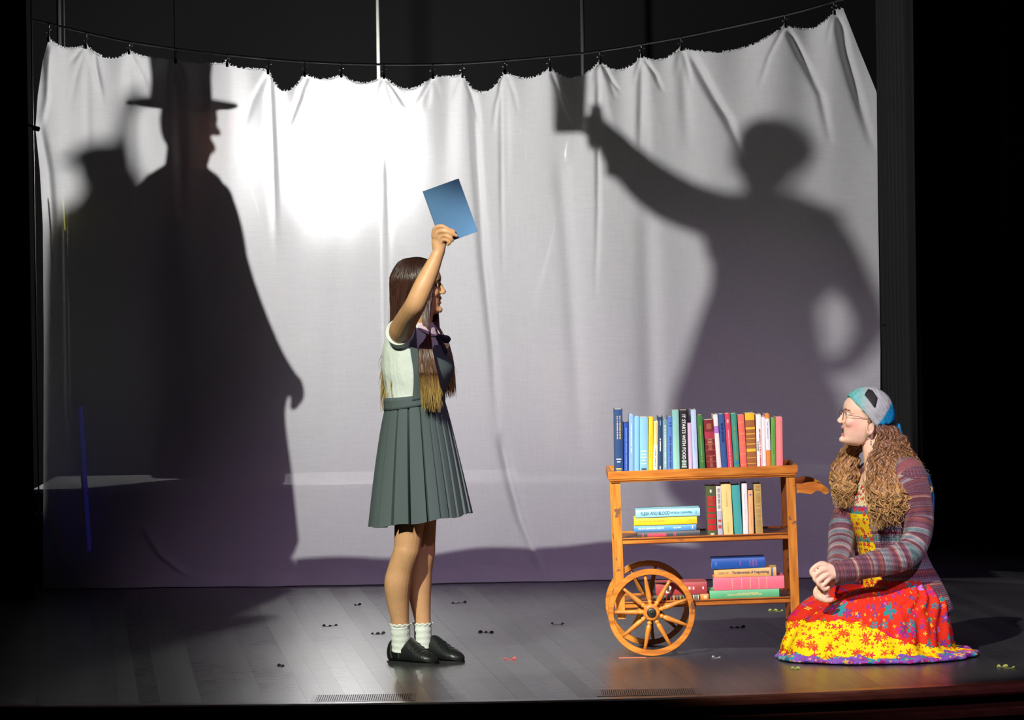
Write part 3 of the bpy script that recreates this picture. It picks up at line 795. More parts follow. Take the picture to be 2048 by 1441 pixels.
# shelves
def shelf(zt, nm):
    a, b = lxl+LW, lxr-LW
    mobj('shelf_board', box(a-0.03, b+0.03, Y0+0.034, Y1-0.034, zt-0.020, zt-0.006, 0.001), M_CARTD, cart, smooth=False)
    for y in (Y0+0.004, Y1-0.020):
        mobj('shelf_rail', box(a, b, y, y+0.016, zt-0.027, zt, 0.002), M_CART, cart, smooth=False)
        s = -1 if y < 0.2 else 1; yo = y if s < 0 else y+0.016
        mobj('rail_bead', box(a, b, min(yo, yo+s*0.003), max(yo, yo+s*0.003), zt-0.0075, zt-0.003, 0.001), M_CARTLINE, cart, smooth=False)
        mobj('rail_bead', box(a, b, min(yo, yo+s*0.003), max(yo, yo+s*0.003), zt-0.026, zt-0.022, 0.001), M_CARTLINE, cart, smooth=False)
    for x in (lxl, lxr):
        mobj('side_rail', box(x-0.008, x+0.008, Y0+0.032, Y1-0.032, zt-0.027, zt, 0.002), M_CARTD, cart, smooth=False)
ZM, ZL = 149*S_, 21*S_
shelf(ZM, 'mid'); shelf(ZL, 'low')
# wheels
def wheel(yc, rot):
    w = mobj('wheel_rim', ([], []), M_CART, cart) if False else None
    prof = []
    R0, R1, hw = RW-0.024, RW, 0.013
    pr = [(R1-0.002, -hw), (R1, -hw+0.003), (R1, hw-0.003), (R1-0.002, hw), (R0+0.002, hw), (R0, hw-0.003), (R0, -hw+0.003), (R0+0.002, -hw)]
    rs = [[Vector((r*math.cos(a), yc+d, r*math.sin(a))) for r, d in pr] for a in np.linspace(0, 2*math.pi, 73)]
    rim = mobj('wheel_rim', rings(rs, cap=False), M_CART, cart, smooth=False)
    mobj('hub', xf(lathe([(0.026, -0.012), (0.034, -0.009), (0.034, 0.022), (0.028, 0.026)], 24, 'Y'), Matrix.Translation((0, yc, 0))), M_CART, cart)
    mobj('hub_cap', xf(lathe([(0.008, -0.020), (0.0165, -0.021), (0.0185, -0.017), (0.0195, -0.010), (0.0195, -0.004)], 24, 'Y'), Matrix.Translation((0, yc, 0))), M_HUBM, cart)
    mobj('axle_nut', xf(lathe([(0.0005, -0.0225), (0.0075, -0.0225), (0.008, -0.018)], 6, 'Y'), Matrix.Translation((0, yc, 0))), M_HUBM, cart)
    sp = lathe([(0.0085, 0.022), (0.0095, 0.034), (0.0065, 0.037), (0.0105, 0.042), (0.0108, 0.046), (0.0068, 0.050), (0.0100, 0.056), (0.0112, 0.066), (0.0106, 0.080), (0.0088, 0.105), (0.0068, 0.130), (0.0062, 0.156)], 12)
    me = None
    for k in range(9):
        M = Matrix.Translation((0, yc+0.001, 0)) @ Matrix.Rotation(rot+k*2*math.pi/9, 4, 'Y')
        if me is None: me = new_mesh('spoke', *sp); me.materials.append(M_CARTV)
        o = bpy.data.objects.new('spoke', me); COL.objects.link(o); o.parent = cart; o.matrix_local = M
wheel(0.0, math.radians(-8)); wheel(DEP+0.044, math.radians(14))
mobj('axle', tube([(0, 0.012, 0, 0.010), (0, DEP+0.03, 0, 0.010)], n=10, k=2), M_HUBM, cart)
for yy in (Y0+0.016, Y1-0.016):
    mobj('axle_block', box(-0.055, 0.03, yy-0.014, yy+0.014, -0.012, ZL-0.0275, 0.002), M_CARTV, cart, smooth=False)
# push handle at the right: two scrolled arms joined by a round bar
hx0, hz0 = cl(1594, 976)
def arm(y):
    top = [(0, 0.010), (0.02, 0.008), (0.045, 0.013), (0.070, 0.014), (0.095, 0.006), (0.115, -0.004), (0.128, -0.016)]
    bot = [(0.130, -0.030), (0.120, -0.038), (0.108, -0.034), (0.098, -0.026), (0.080, -0.022), (0.060, -0.034), (0.040, -0.032), (0.020, -0.028), (0, -0.028)]
    poly = [(hx0+x, hz0+z) for x, z in [tuple(q) for q in cr(top, 4)]+[tuple(q) for q in cr(bot, 4)]]
    mobj('handle_arm', prism(poly, y-0.009, y+0.009), M_CART, cart, smooth=False)
arm(Y0+0.016); arm(Y1-0.016)
mobj('handle_bar', tube([(hx0+0.112, Y0+0.025, hz0-0.018, 0.009), (hx0+0.112, Y1-0.025, hz0-0.018, 0.009)], n=10, k=2, round_ends=False), M_CARTD, cart)

# ================================================================== BOOKS
M_PAGES = mat('book_pages', lin(226, 214, 184), 0.8, 0.2, noise=(300, 0.06, (1, 1, 1)))
def cmat(c, rough=0.42):
    n = 'cover_%d_%d_%d' % c
    return mat(n, lin(*c), rough, 0.4, noise=(40, 0.05))
def imat(c): return mat('ink_%d_%d_%d' % c, lin(*c), 0.5, 0.4)
BULGE = 0.0035
def spine_y(x, w): return -BULGE*(1-(2*x/w)**2)
def spine_patch(w, x0, x1, z0, z1, lift=0.0005):
    n = 5; V = []; F = []
    for i in range(n+1):
        x = x0+(x1-x0)*i/n; y = spine_y(x, w)-lift
        V += [Vector((x, y, z0)), Vector((x, y, z1))]
    for i in range(n): F.append((2*i, 2*i+2, 2*i+3, 2*i+1))
    return V, F
def book(label, w, h, d, color, M, decos=(), group=None):
    root = bpy.data.objects.new('book', None); COL.objects.link(root); root.matrix_world = M; root.empty_display_size = 0.02
    LOCAL.add(root.name); tag(root, label, 'book', group)
    n = 8; th = 0.0025
    outer = [(x, spine_y(x, w)) for x in np.linspace(-w/2, w/2, n+1)]
    poly = [(-w/2, d)] + outer + [(w/2, d), (w/2-th, d)] + [(x, spine_y(x, w)+th) for x in np.linspace(w/2-th, -w/2+th, n+1)] + [(-w/2+th, d)]
    N = len(poly); V = [Vector((x, y, z)) for z in (0, h) for x, y in poly]
    F = [(i, (i+1) % N, (i+1) % N+N, i+N) for i in range(N)]
    def capf(o, flip):
        L = []
        k = n+1
        # left board, spine strip, right board as quads
        oi = list(range(1, 1+k)); ii = list(range(N-2, N-2-k, -1))
        L.append((0, oi[0], ii[0], N-1))
        for a in range(n): L.append((oi[a], oi[a+1], ii[a+1], ii[a]))
        L.append((oi[-1], k+1, k+2, ii[-1]))
        return [tuple(q+o for q in (t if not flip else t[::-1])) for t in L]
    F += capf(0, False)+capf(N, True)
    mobj('cover', (V, F), cmat(color), root, smooth=False)
    mobj('pages', box(-w/2+th, w/2-th, th+0.001, d-0.004, 0.0035, h-0.0035), M_PAGES, root, smooth=False)
    k = 0
    for dc in decos:
        k += 1; lift = 0.0004+0.00012*k
        if dc[0] == 'band':       # z0,z1 as share of h
            mobj('spine_band', spine_patch(w, -w/2*dc[4] if len(dc) > 4 else -w/2, w/2*dc[4] if len(dc) > 4 else w/2, dc[1]*h, dc[2]*h, lift), imat(dc[3]), root)
        elif dc[0] == 'text':     # ('text', s, z0, z1, color, sizeshare, xoff)
            me = text_mesh(dc[1], 1.0)
            vs = np.empty(len(me.vertices)*3); me.vertices.foreach_get('co', vs); vs = vs.reshape(-1, 3)
            L = vs[:, 0].max()-vs[:, 0].min(); H = vs[:, 1].max()-vs[:, 1].min()
            Lt = (dc[3]-dc[2])*h; Ht = dc[5]*w
            cx_ = (vs[:, 0].max()+vs[:, 0].min())/2; cy_ = (vs[:, 1].max()+vs[:, 1].min())/2
            sx, sy = Lt/L, Ht/H; xo = (dc[6] if len(dc) > 6 else 0)*w; zc = (dc[2]+dc[3])/2*h
            for i in range(len(vs)):
                a = (vs[i, 0]-cx_)*sx; b = (vs[i, 1]-cy_)*sy+xo
                me.vertices[i].co = (b, spine_y(b, w)-lift-0.0003, zc-a)
            o = link('spine_title', me, imat(dc[4]), root)
        elif dc[0] == 'marks':    # unreadable lettering: ('marks', z0, z1, color, width share, xoff share)
            r = random.Random(int(dc[1]*1000)+int(w*1e5)); z = dc[1]*h; V, F = [], []; ws = dc[4]*w; xo = (dc[5] if len(dc) > 5 else 0)*w
            while z < dc[2]*h:
                a = r.uniform(0.0012, 0.0032); s0 = r.choice([1, 1, .75]); 
                if r.random() > 0.16:
                    v, f = spine_patch(w, xo-ws/2*s0, xo+ws/2, z, z+a*0.7, lift); 
                    v = [Vector((p.x, p.y, p.z)) for p in v]; V, F = join((V, F), (v, f))
                z += a
            if V: mobj('spine_lettering', (V, F), imat(dc[3]), root)
        elif dc[0] == 'blocks':   # small centred ornament blocks [(z0,z1,wshare)...]
            for z0, z1, ws in dc[1]:
                mobj('spine_ornament', spine_patch(w, -w/2*ws, w/2*ws, z0*h, z1*h, lift), imat(dc[2]), root)
    return root

def z1(zx, zy): return 1200+zx/4.8024, 800+zy/4.8024
def z2(zx, zy): return 1200+zx/4.8024, 1060+zy/4.8024
def upright(label, b0, b1, top, lean_z, floor_z, zf, color, decos=(), group=None, dep=None, yoff=0.0):
    """zoom-sheet measurements: bottom left/right, top height; lean_z = how far the top is shifted left"""
    bx0, _ = cl(*z1(b0, 600)); bx1, _ = cl(*z1(b1, 600))
    _, zt = cl(*z1((b0+b1)/2-lean_z*0.5, top))
    w = (bx1-bx0)-0.0006; h = zt-zf
    dd = dep or 0.155
    hz = (floor_z-top)/4.8024*S_
    lean = math.atan2((lean_z/4.8024*S_) - hz*math.tan(math.radians(2.0)), hz)
    cx_ = (bx0+bx1)/2
    # bottom corner stays on the shelf when the book leans
    lift = abs(math.sin(lean))*w/2
    M = CM @ Matrix.Translation((cx_, 0.052+yoff, zf+lift+0.0004)) @ Matrix.Rotation(-lean, 4, 'Y')
    return book(label, w, h-lift, dd, color, M, decos, group)
ZTRAY = ZT-0.020
GOLD = (214, 180, 90); WH = (235, 235, 230)
G1 = 'books standing on the top tray of the cart'
rowtop = [
 # b0, b1, top, lean, color, decos, label
 (140, 220, 110, 6, (38, 66, 112), [('marks', .55, .92, GOLD, .16, .18), ('marks', .55, .90, GOLD, .14, -.14), ('blocks', [(.24, .255, .6), (.20, .215, .4)], WH), ('blocks', [(.09, .11, .7), (.04, .075, .55)], GOLD)], 'tall navy book with gold lettering at the left end of the top tray'),
 (226, 275, 240, 2, (36, 66, 150), [('marks', .1, .9, (120, 150, 210), .22)], 'short royal blue book second from the left on the top tray'),
 (276, 325, 160, 0, (124, 158, 204), [('marks', .35, .85, (210, 215, 225), .2)], 'periwinkle blue book third from the left on the top tray'),
 (327, 378, 180, 0, (120, 172, 212), [], 'plain sky blue book fourth from the left on the top tray'),
 (381, 461, 185, 1, (122, 170, 214), [('blocks', [(.40, .42, .7), (.34, .36, .6), (.29, .31, .75), (.24, .26, .5), (.18, .2, .6)], (190, 200, 160)), ('blocks', [(.08, .115, .6)], (60, 80, 90)), ('blocks', [(.02, .05, .5)], (215, 215, 190))], 'wide sky blue book with pale gold lines low on its spine'),
 (463, 507, 185, -3, (240, 196, 40), [('marks', .3, .7, (200, 150, 30), .16)], 'thin bright yellow book on the left half of the top tray'),
 (509, 552, 225, -4, (236, 222, 190), [('band', .56, .98, (240, 184, 130)), ('marks', .15, .5, (120, 100, 80), .2), ('marks', .62, .78, (245, 230, 210), .16)], 'cream book with a peach upper half beside the yellow book'),
 (554, 602, 180, -1, (40, 62, 96), [('marks', .4, .62, WH, .22), ('marks', .04, .14, WH, .2), ('marks', .85, .93, (150, 170, 200), .2)], 'dark slate blue book with white script on the top tray'),
 (604, 650, 210, 2, (112, 146, 156), [('marks', .12, .9, (205, 215, 215), .34)], 'grey-teal book with pale lettering all down its spine'),
 (652, 702, 180, 4, (82, 120, 190), [('marks', .02, .66, (35, 55, 110), .3), ('blocks', [(.83, .85, .5), (.88, .9, .35)], (35, 55, 110))], 'medium blue book with dark blue lettering left of the tall mint book'),
 (704, 768, 118, 12, (140, 196, 184), [('marks', .2, .8, (170, 205, 160), .12)], 'tall mint green book left of the black book'),
 (771, 851, 118, 8, (40, 40, 42), [('text', 'IT STARTS WITH FOOD', .22, .93, WH, .42), ('blocks', [(.17, .205, .55), (.13, .16, .5), (.09, .12, .6)], (170, 190, 180)), ('blocks', [(.02, .05, .3)], WH)], 'tall black book titled in bold white capitals on the top tray'),
 (854, 892, 240, 15, (216, 190, 216), [], 'thin short lilac book right of the black book'),
 (895, 946, 115, 23, (190, 212, 236), [('marks', .3, .7, (170, 190, 215), .15)], 'tall pale blue book in the middle of the top tray'),
 (960, 1016, 165, 30, (66, 128, 66), [('marks', .18, .82, (190, 190, 100), .14), ('blocks', [(.03, .05, .5), (.065, .075, .5)], (200, 200, 150))], 'green book with a fine line of gold lettering mid-tray'),
 (1028, 1125, 210, 32, (122, 38, 44), [('band', .655, .775, (176, 48, 70), .96), ('blocks', [(.64, .648, .95), (.53, .538, .95), (.42, .428, .95), (.31, .318, .95), (.2, .208, .95)], (190, 120, 90)), ('blocks', [(.82, .93, .5)], (160, 90, 60)), ('marks', .55, .63, (205, 140, 100), .5), ('marks', .43, .52, (190, 110, 80), .4), ('marks', .1, .3, (190, 110, 80), .3), ('blocks', [(.02, .07, .5)], (200, 150, 90))], 'wide maroon leather book with gilt panels on the top tray'),
 (1127, 1172, 160, 38, (232, 228, 222), [('band', .68, .80, (178, 128, 206))], 'white book with a purple band on the top tray'),
 (1173, 1230, 155, 34, (58, 90, 146), [('marks', .5, .85, (30, 40, 90), .4), ('blocks', [(.03, .08, .4)], (90, 130, 150))], 'blue book right of the white one with the purple band'),
 (1234, 1286, 150, 34, (214, 72, 92), [('marks', .03, .72, (245, 180, 180), .2), ('blocks', [(.84, .9, .3)], (245, 190, 190))], 'crimson pink book on the right half of the top tray'),
 (1292, 1348, 150, 34, (66, 150, 128), [('marks', .2, .78, (150, 160, 90), .16), ('blocks', [(.13, .17, .6)], (50, 130, 190))], 'sea green book right of the crimson one'),
 (1354, 1418, 165, 30, (232, 112, 96), [('blocks', [(.86, .88, .8), (.66, .68, .9), (.5, .51, .9), (.3, .32, .9), (.12, .13, .9)], (236, 150, 96))], 'coral pink book with faint bands left of the striped brown one'),
 (1420, 1512, 145, 26, (160, 100, 56), [('band', .88, 1.0, (232, 186, 40)), ('band', .72, .755, (232, 190, 50)), ('band', .63, .65, (220, 170, 60)), ('band', .55, .565, (220, 170, 60)), ('band', .455, .475, (220, 170, 60)), ('band', .335, .385, (232, 190, 50)), ('band', .22, .235, (220, 170, 60)), ('band', .12, .135, (220, 170, 60))], 'wide brown book with yellow horizontal stripes'),
 (1514, 1566, 160, 16, (236, 234, 230), [('marks', .08, .75, (214, 70, 70), .26, .16), ('marks', .35, .52, (60, 60, 70), .2, -.22)], 'white book with red lettering right of the striped brown one'),
 (1567, 1603, 185, 14, (238, 232, 226), [], 'slim plain white book near the right end of the top tray'),
 (1604, 1648, 155, 16, (226, 140, 70), [('band', .36, .92, (226, 228, 234)), ('marks', .55, .85, (80, 110, 150), .14)], 'white and orange book near the right end of the top tray'),
 (1649, 1694, 195, 6, (106, 164, 76), [('marks', .3, .85, (80, 120, 60), .12)], 'leaf green book second from the right end of the top tray'),
 (1697, 1762, 185, 6, (236, 132, 132), [('marks', .1, .8, (240, 160, 160), .12)], 'salmon pink book at the right end of the top tray'),
]
prev = None
for b0, b1, top, lean, col, deco, lab in rowtop:
    floor_z = 715-(b0-140)*0.034
    upright(lab, b0, b1, top, lean, floor_z, ZTRAY, col, deco, G1)
# dark sliver book standing behind the lilac one
bx, _ = cl(*z1(866, 600)); _, zt = cl(*z1(862, 128))
book('dark grey book standing behind the short lilac one', 0.012, zt-ZTRAY, 0.12, (70, 74, 82), CM @ Matrix.Translation((bx+0.002, 0.215, ZTRAY+0.0004)), (), G1)

G2 = 'books standing on the middle shelf of the cart'
ZSM = ZM-0.006
rowmid = [
 (1016, 1106, 850, 20, (84, 96, 58), [('blocks', [(.70, .80, .85), (.655, .69, .85), (.60, .65, .85), (.485, .565, .85), (.37, .44, .85), (.25, .34, .85), (.12, .225, .85)], (190, 30, 36)), ('marks', .62, .8, (150, 90, 60), .4), ('blocks', [(.87, .93, .2), (.03, .06, .4)], (220, 220, 200))], 'thick olive green book with red spine panels on the middle shelf', 0.17),
 (1111, 1162, 850, 20, (228, 226, 214), [('marks', .55, .95, (150, 150, 140), .5), ('band', .02, .5, (190, 192, 206)), ('blocks', [(.28, .33, .6), (.15, .22, .6)], (190, 80, 70))], 'pale patterned book right of the olive one on the middle shelf', 0.14),
 (1168, 1264, 825, 28, (238, 216, 140), [('marks', .55, .85, (220, 190, 120), .2), ('marks', .05, .25, (220, 190, 120), .2)], 'thick cream yellow book on the middle shelf', 0.16),
 (1274, 1352, 840, 32, (72, 168, 164), [], 'teal book on the middle shelf', 0.155),
 (1357, 1410, 820, 18, (232, 234, 232), [('marks', .3, .8, (205, 210, 210), .16)], 'white book on the middle shelf right of the teal one', 0.15),
 (1413, 1460, 890, 12, (240, 184, 128), [('marks', .15, .7, (225, 150, 100), .14), ('blocks', [(.88, .92, .3)], (120, 90, 140))], 'small peach book on the middle shelf', 0.13),
 (1478, 1548, 830, 22, (196, 168, 100), [('marks', .02, .97, (176, 146, 84), .7)], 'tan clothbound book at the right end of the middle shelf', 0.16),
]
for b0, b1, top, lean, col, deco, lab, dd in rowmid:
    upright(lab, b0, b1, top, lean, 1330-(b0-1016)*0.034, ZSM, col, deco, G2, dep=dd)

def stack(items, zbase, conv, group, y0=0.05):
    z = zbase
    for label, a0, a1, t, b, d, col, deco, rz, yo in items:      # bottom first
        x0, zt0 = cl(*conv(a0, (t+b)/2)); x1, zt1 = cl(*conv(a1, (t+b)/2))
        th = (b-t)/4.8024*S_; L = x1-x0; cx_ = (x0+x1)/2
        # lying book: long side along x, spine to the front
        M = CM @ Matrix.Translation((cx_, y0+yo, z+th/2+0.0004)) @ Matrix.Rotation(rz, 4, 'Z') @ Matrix.Translation((L/2, 0, 0)) @ Matrix.Rotation(-math.pi/2, 4, 'Y')
        book(label, th, L, d, col, M, deco, group); z += th+0.0008
stack([('dark grey book with red lettering at the bottom of the middle shelf stack', 362, 966, 1275, 1338, 0.155, (66, 64, 68), [('text', 'M', .9, .92, (205, 60, 80), .5) if False else ('marks', .90, .92, (205, 60, 80), .5), ('band', .54, .84, (205, 60, 80), .45), ('blocks', [(.41, .42, .5), (.385, .395, .5)], (205, 60, 80))], 0.0, 0.0),
       ('blue book with pale lettering in the middle shelf stack', 328, 930, 1215, 1275, 0.15, (86, 146, 200), [('marks', .52, .92, (190, 215, 235), .3), ('marks', .24, .36, (190, 215, 235), .25), ('blocks', [(.05, .07, .5)], (200, 220, 235))], 0.0, 0.006),
       ('bright yellow book in the middle shelf stack', 330, 936, 1138, 1214, 0.15, (244, 198, 40), [('marks', .5, .92, (190, 150, 60), .22), ('marks', .05, .14, (190, 150, 60), .2)], 0.0, 0.002),
       ('light blue book titled in dark capitals on top of the middle shelf stack', 345, 964, 1056, 1130, 0.165, (150, 208, 226), [('text', 'FLESH AND BLOOD', .47, .92, (40, 74, 104), .46), ('text', 'PATRICIA CORNWELL', .12, .46, (40, 74, 104), .26), ('blocks', [(.05, .07, .4)], (120, 170, 190))], 0.0, -0.004)],
      ZSM, z1, 'books lying on the middle shelf of the cart')
ZSL = ZL-0.006
stack([('mint green book with gold script under the pink one on the lowest shelf', 1058, 1728, 588, 676, 0.17, (98, 184, 130), [('marks', .25, .75, (200, 210, 140), .2), ('marks', .3, .6, (210, 215, 150), .12, .14)], 0.0, 0.0),
       ('pink book with pale upright bands on the lowest shelf', 1098, 1776, 462, 583, 0.17, (236, 116, 134), [('blocks', [(.735, .742, .9), (.60, .607, .9), (.475, .482, .9), (.355, .362, .9), (.245, .252, .9)], (240, 190, 150))], 0.0, 0.0),
       ('tan book titled in dark blue lettering on the lowest shelf', 1100, 1700, 384, 466, 0.16, (228, 180, 104), [('text', 'Fundamentals of Negotiating', .12, .70, (50, 50, 110), .42), ('marks', .76, .93, (170, 140, 110), .24), ('band', .05, .085, (90, 100, 140))], math.radians(-2), 0.004),
       ('deep blue book lying on top of the right stack on the lowest shelf', 1078, 1592, 294, 392, 0.15, (34, 88, 170), [('blocks', [(.90, .94, .4)], (70, 110, 190)), ('blocks', [(.45, .48, .5), (.27, .30, .6), (.20, .25, .7), (.15, .18, .6)], (110, 90, 160))], 0.0, 0.0)],
      ZSL, z2, 'books lying on the lowest shelf of the cart')
stack([('black and orange book with little spine pictures behind the wheel', 520, 1048, 628, 690, 0.16, (44, 36, 32), [('band', .0, .15, (214, 130, 60)), ('blocks', [(.03, .09, .5)], (230, 190, 130)), ('blocks', [(.18, .20, .8), (.225, .235, .8), (.26, .28, .8), (.31, .325, .8)], (200, 190, 160)), ('blocks', [(.36, .37, .85), (.40, .42, .8), (.45, .46, .8), (.5, .53, .8)], (130, 110, 60)), ('blocks', [(.57, .58, .8), (.62, .65, .8), (.69, .7, .8), (.76, .78, .8)], (200, 110, 50))], 0.0, 0.0),
       ('brick red book with a round white emblem behind the wheel spokes', 540, 1032, 508, 624, 0.16, (158, 60, 62), [('blocks', [(.70, .72, .55), (.72, .80, .7), (.80, .83, .55)], (228, 214, 200)), ('blocks', [(.735, .785, .45)], (60, 50, 50)), ('marks', .25, .45, (230, 210, 200), .25), ('blocks', [(.06, .09, .2)], (230, 200, 190))], 0.0, 0.0)],
      ZSL, z2, 'books lying on the lowest shelf of the cart')
# ================================================================== PEOPLE HELPERS
def head_parts(M, open_mouth=0.0, jaw=1.0):
    """head in its own frame: face +X, up +Z, chin at z=0, ear canal at x=0; returns closed pieces in world space"""
    #       z     xf     xb     w
    prof = [(-.004, .070, .030, .012), (.004, .084, .012, .028), (.014, .090, -.004, .038), (.028, .086, -.016, .046), (.042, .088, -.026, .053), (.056, .089, -.040, .058), (.072, .090, -.062, .063),
            (.090, .089, -.078, .067), (.105, .087, -.086, .0695), (.118, .087, -.091, .0715), (.130, .094, -.094, .0735), (.145, .096, -.095, .075), (.165, .091, -.092, .074), (.185, .078, -.083, .068), (.203, .054, -.064, .056), (.217, .024, -.036, .037), (.223, .0, -.014, .014)]
    P_ = cr(prof, 3); rs = []; n = 32
    for z, xf_, xb, w in P_:
        xc = xf_*0.15+xb*0.15; ring = []
        for j in range(n):
            a = 2*math.pi*j/n; ca, sa = math.cos(a), math.sin(a)
            e = 0.82
            xx = math.copysign(abs(ca)**e, ca); yy = math.copysign(abs(sa)**0.9, sa)
            rx = (xf_-xc) if ca > 0 else (xc-xb)
            ring.append(Vector((xc+rx*xx, w*yy, z)))
        rs.append(ring)
    parts = [rings(rs)]
    # nose
    parts.append(tube([(.086, 0, .122, .007), (.094, 0, .110, .008), (.100, 0, .096, .0085), (.106, 0, .088, .009)], n=12))
    parts.append(ellipsoid((.1055, 0, .0868), (.0095, .0095, .0085)))
    for s in (-1, 1): parts.append(ellipsoid((.101, s*.0105, .083), (.0105, .007, .007)))
    # lips
    o = open_mouth
    parts.append(tube([(.080, -.021, .058, .0035), (.0905, -.008, .0615, .0048), (.0915, 0, .061, .0046), (.0905, .008, .0615, .0048), (.080, .021, .058, .0035)], n=10, ref=(0, 0, 1)))
    parts.append(tube([(.080, -.019, .054-o*.4, .0035), (.0885-o*.3, -.007, .047-o, .0052), (.089-o*.3, 0, .0465-o, .0054), (.0885-o*.3, .007, .047-o, .0052), (.080, .019, .054-o*.4, .0035)], n=10, ref=(0, 0, 1)))
    # chin, brow, cheeks
    parts.append(ellipsoid((.084, 0, .014), (.014, .018, .013)))
    for s in (-1, 1):
        parts.append(ellipsoid((.066, s*.036, .086), (.022, .020, .022)))
        parts.append(tube([(.088, s*.012, .130, .006), (.082, s*.036, .133, .006), (.066, s*.054, .124, .004)], n=10))
        # eyeball
        parts.append(ellipsoid((.0755, s*.031, .114), (.0125, .0135, .0115), 14, 10))
        # ear
        parts.append(xf(torus((0, 0, 0), .021, .0055, 'Y', 20, 8), Matrix.Translation((-.008, s*.072, .080)) @ Matrix.Rotation(s*0.35, 4, 'Z') @ Matrix.Diagonal((0.72, 0.9, 1.35, 1))))
        parts.append(xf(ellipsoid((0, 0, 0), (.012, .006, .022)), Matrix.Translation((-.008, s*.068, .080))))
        parts.append(ellipsoid((-.002, s*.070, .055), (.007, .004, .009)))
    return [xf(p, M) for p in parts]

def skin_colors(V, Minv, base, lip, blush=None, dark=(0.02, 0.008, 0.006, 1), iris=(0.08, 0.05, 0.03, 1), brow=(0.06, 0.035, 0.02, 1), open_mouth=0.0):
    C = np.tile(np.array(base, float), (len(V), 1))
    A = np.array(Minv); L = V @ A[:3, :3].T + A[:3, 3]
    x, y, z = L[:, 0], L[:, 1], L[:, 2]; ay = np.abs(y)
    inh = (z > -.02) & (z < .24) & (x > -.12) & (x < .14) & (ay < .09)
    o = open_mouth
    lipm = inh & (x > .080) & (ay < .021) & (((z > .0565) & (z < .0675)) | ((z < .0515-o*.7) & (z > .039-o)))
    C[lipm] = lip
    mouth = inh & (x > .066) & (ay < .017) & (z <= .0565) & (z >= .0515-o*.7)
    C[mouth] = dark
    if blush is not None:
        d = np.sqrt((x-.058)**2+(z-.075)**2+(ay-.05)**2); w = np.clip(1-d/.035, 0, 1)[:, None]*0.6*inh[:, None]
        C = C*(1-w)+np.array(blush)*w
    d = np.sqrt(((ay-.031)/.0125)**2+((z-.114)/.0058)**2)
    eye = inh & (x > .074) & (d < 1); C[eye] = (0.75, 0.73, 0.70, 1)
    ir = eye & (np.sqrt((ay-.031)**2+(z-.114)**2) < .0052); C[ir] = iris
    lid = inh & (x > .072) & (d >= 1) & (d < 1.16) & (z > .1150); C[lid] = brow
    bz = .1345-((ay-.032)/.02)**2*.004
    br = inh & (x > .062) & (ay > .010) & (ay < .052) & (np.abs(z-bz) < .0028); C[br] = brow
    return C

def skin_mat(name, rough=0.45):
    m = NT(name, rough=rough, spec=0.4)
    a = m.n('VertexColor', layer_name='col'); tc = m.n('TexCoord')
    n = m.n('TexNoise', Vector=tc.outputs['Object'], Scale=35.0, Detail=5.0)
    k = m.math('ADD', m.math('MULTIPLY', n.outputs['Fac'], 0.24), 0.88)
    vm = m.n('VectorMath', operation='SCALE'); m.put(vm.inputs[0], a.outputs['Color']); m.put(vm.inputs['Scale'], k)
    m.color(vm.outputs['Vector'])
    m.b.inputs['Subsurface Weight'].default_value = 0.12
    m.b.inputs['Subsurface Radius'].default_value = (0.012, 0.005, 0.003)
    m.b.inputs['Subsurface Scale'].default_value = 0.3
    bp = m.n('Bump', Strength=0.08, Distance=0.002, Height=n.outputs['Fac']); m.put(m.b.inputs['Normal'], bp.outputs['Normal'])
    return m.m

def hair_mat(name, stops, rough=0.36, var=0.35):
    m = NT(name, rough=rough, spec=0.5)
    uv = m.n('UVMap', uv_map='uv'); sp = m.n('SeparateXYZ', Vector=uv.outputs['UV'])
    c = m.ramp(sp.outputs['Y'], stops)
    wn = m.n('TexWhiteNoise', noise_dimensions='1D'); m.put(wn.inputs['W'], sp.outputs['X'])
    k = m.math('ADD', m.math('MULTIPLY', wn.outputs['Value'], 2*var), 1-var)
    vm = m.n('VectorMath', operation='SCALE'); m.put(vm.inputs[0], c); m.put(vm.inputs['Scale'], k)
    m.color(vm.outputs['Vector'])
    m.b.inputs['Anisotropic'].default_value = 0.5
    return m.m

def G(px_, py_, y=0.0): return P(px_, py_, y)
def T(px_, py_, y, ra, rb=None):
    p = P(px_, py_, y); return (p.x, p.y, p.z, ra, ra if rb is None else rb)

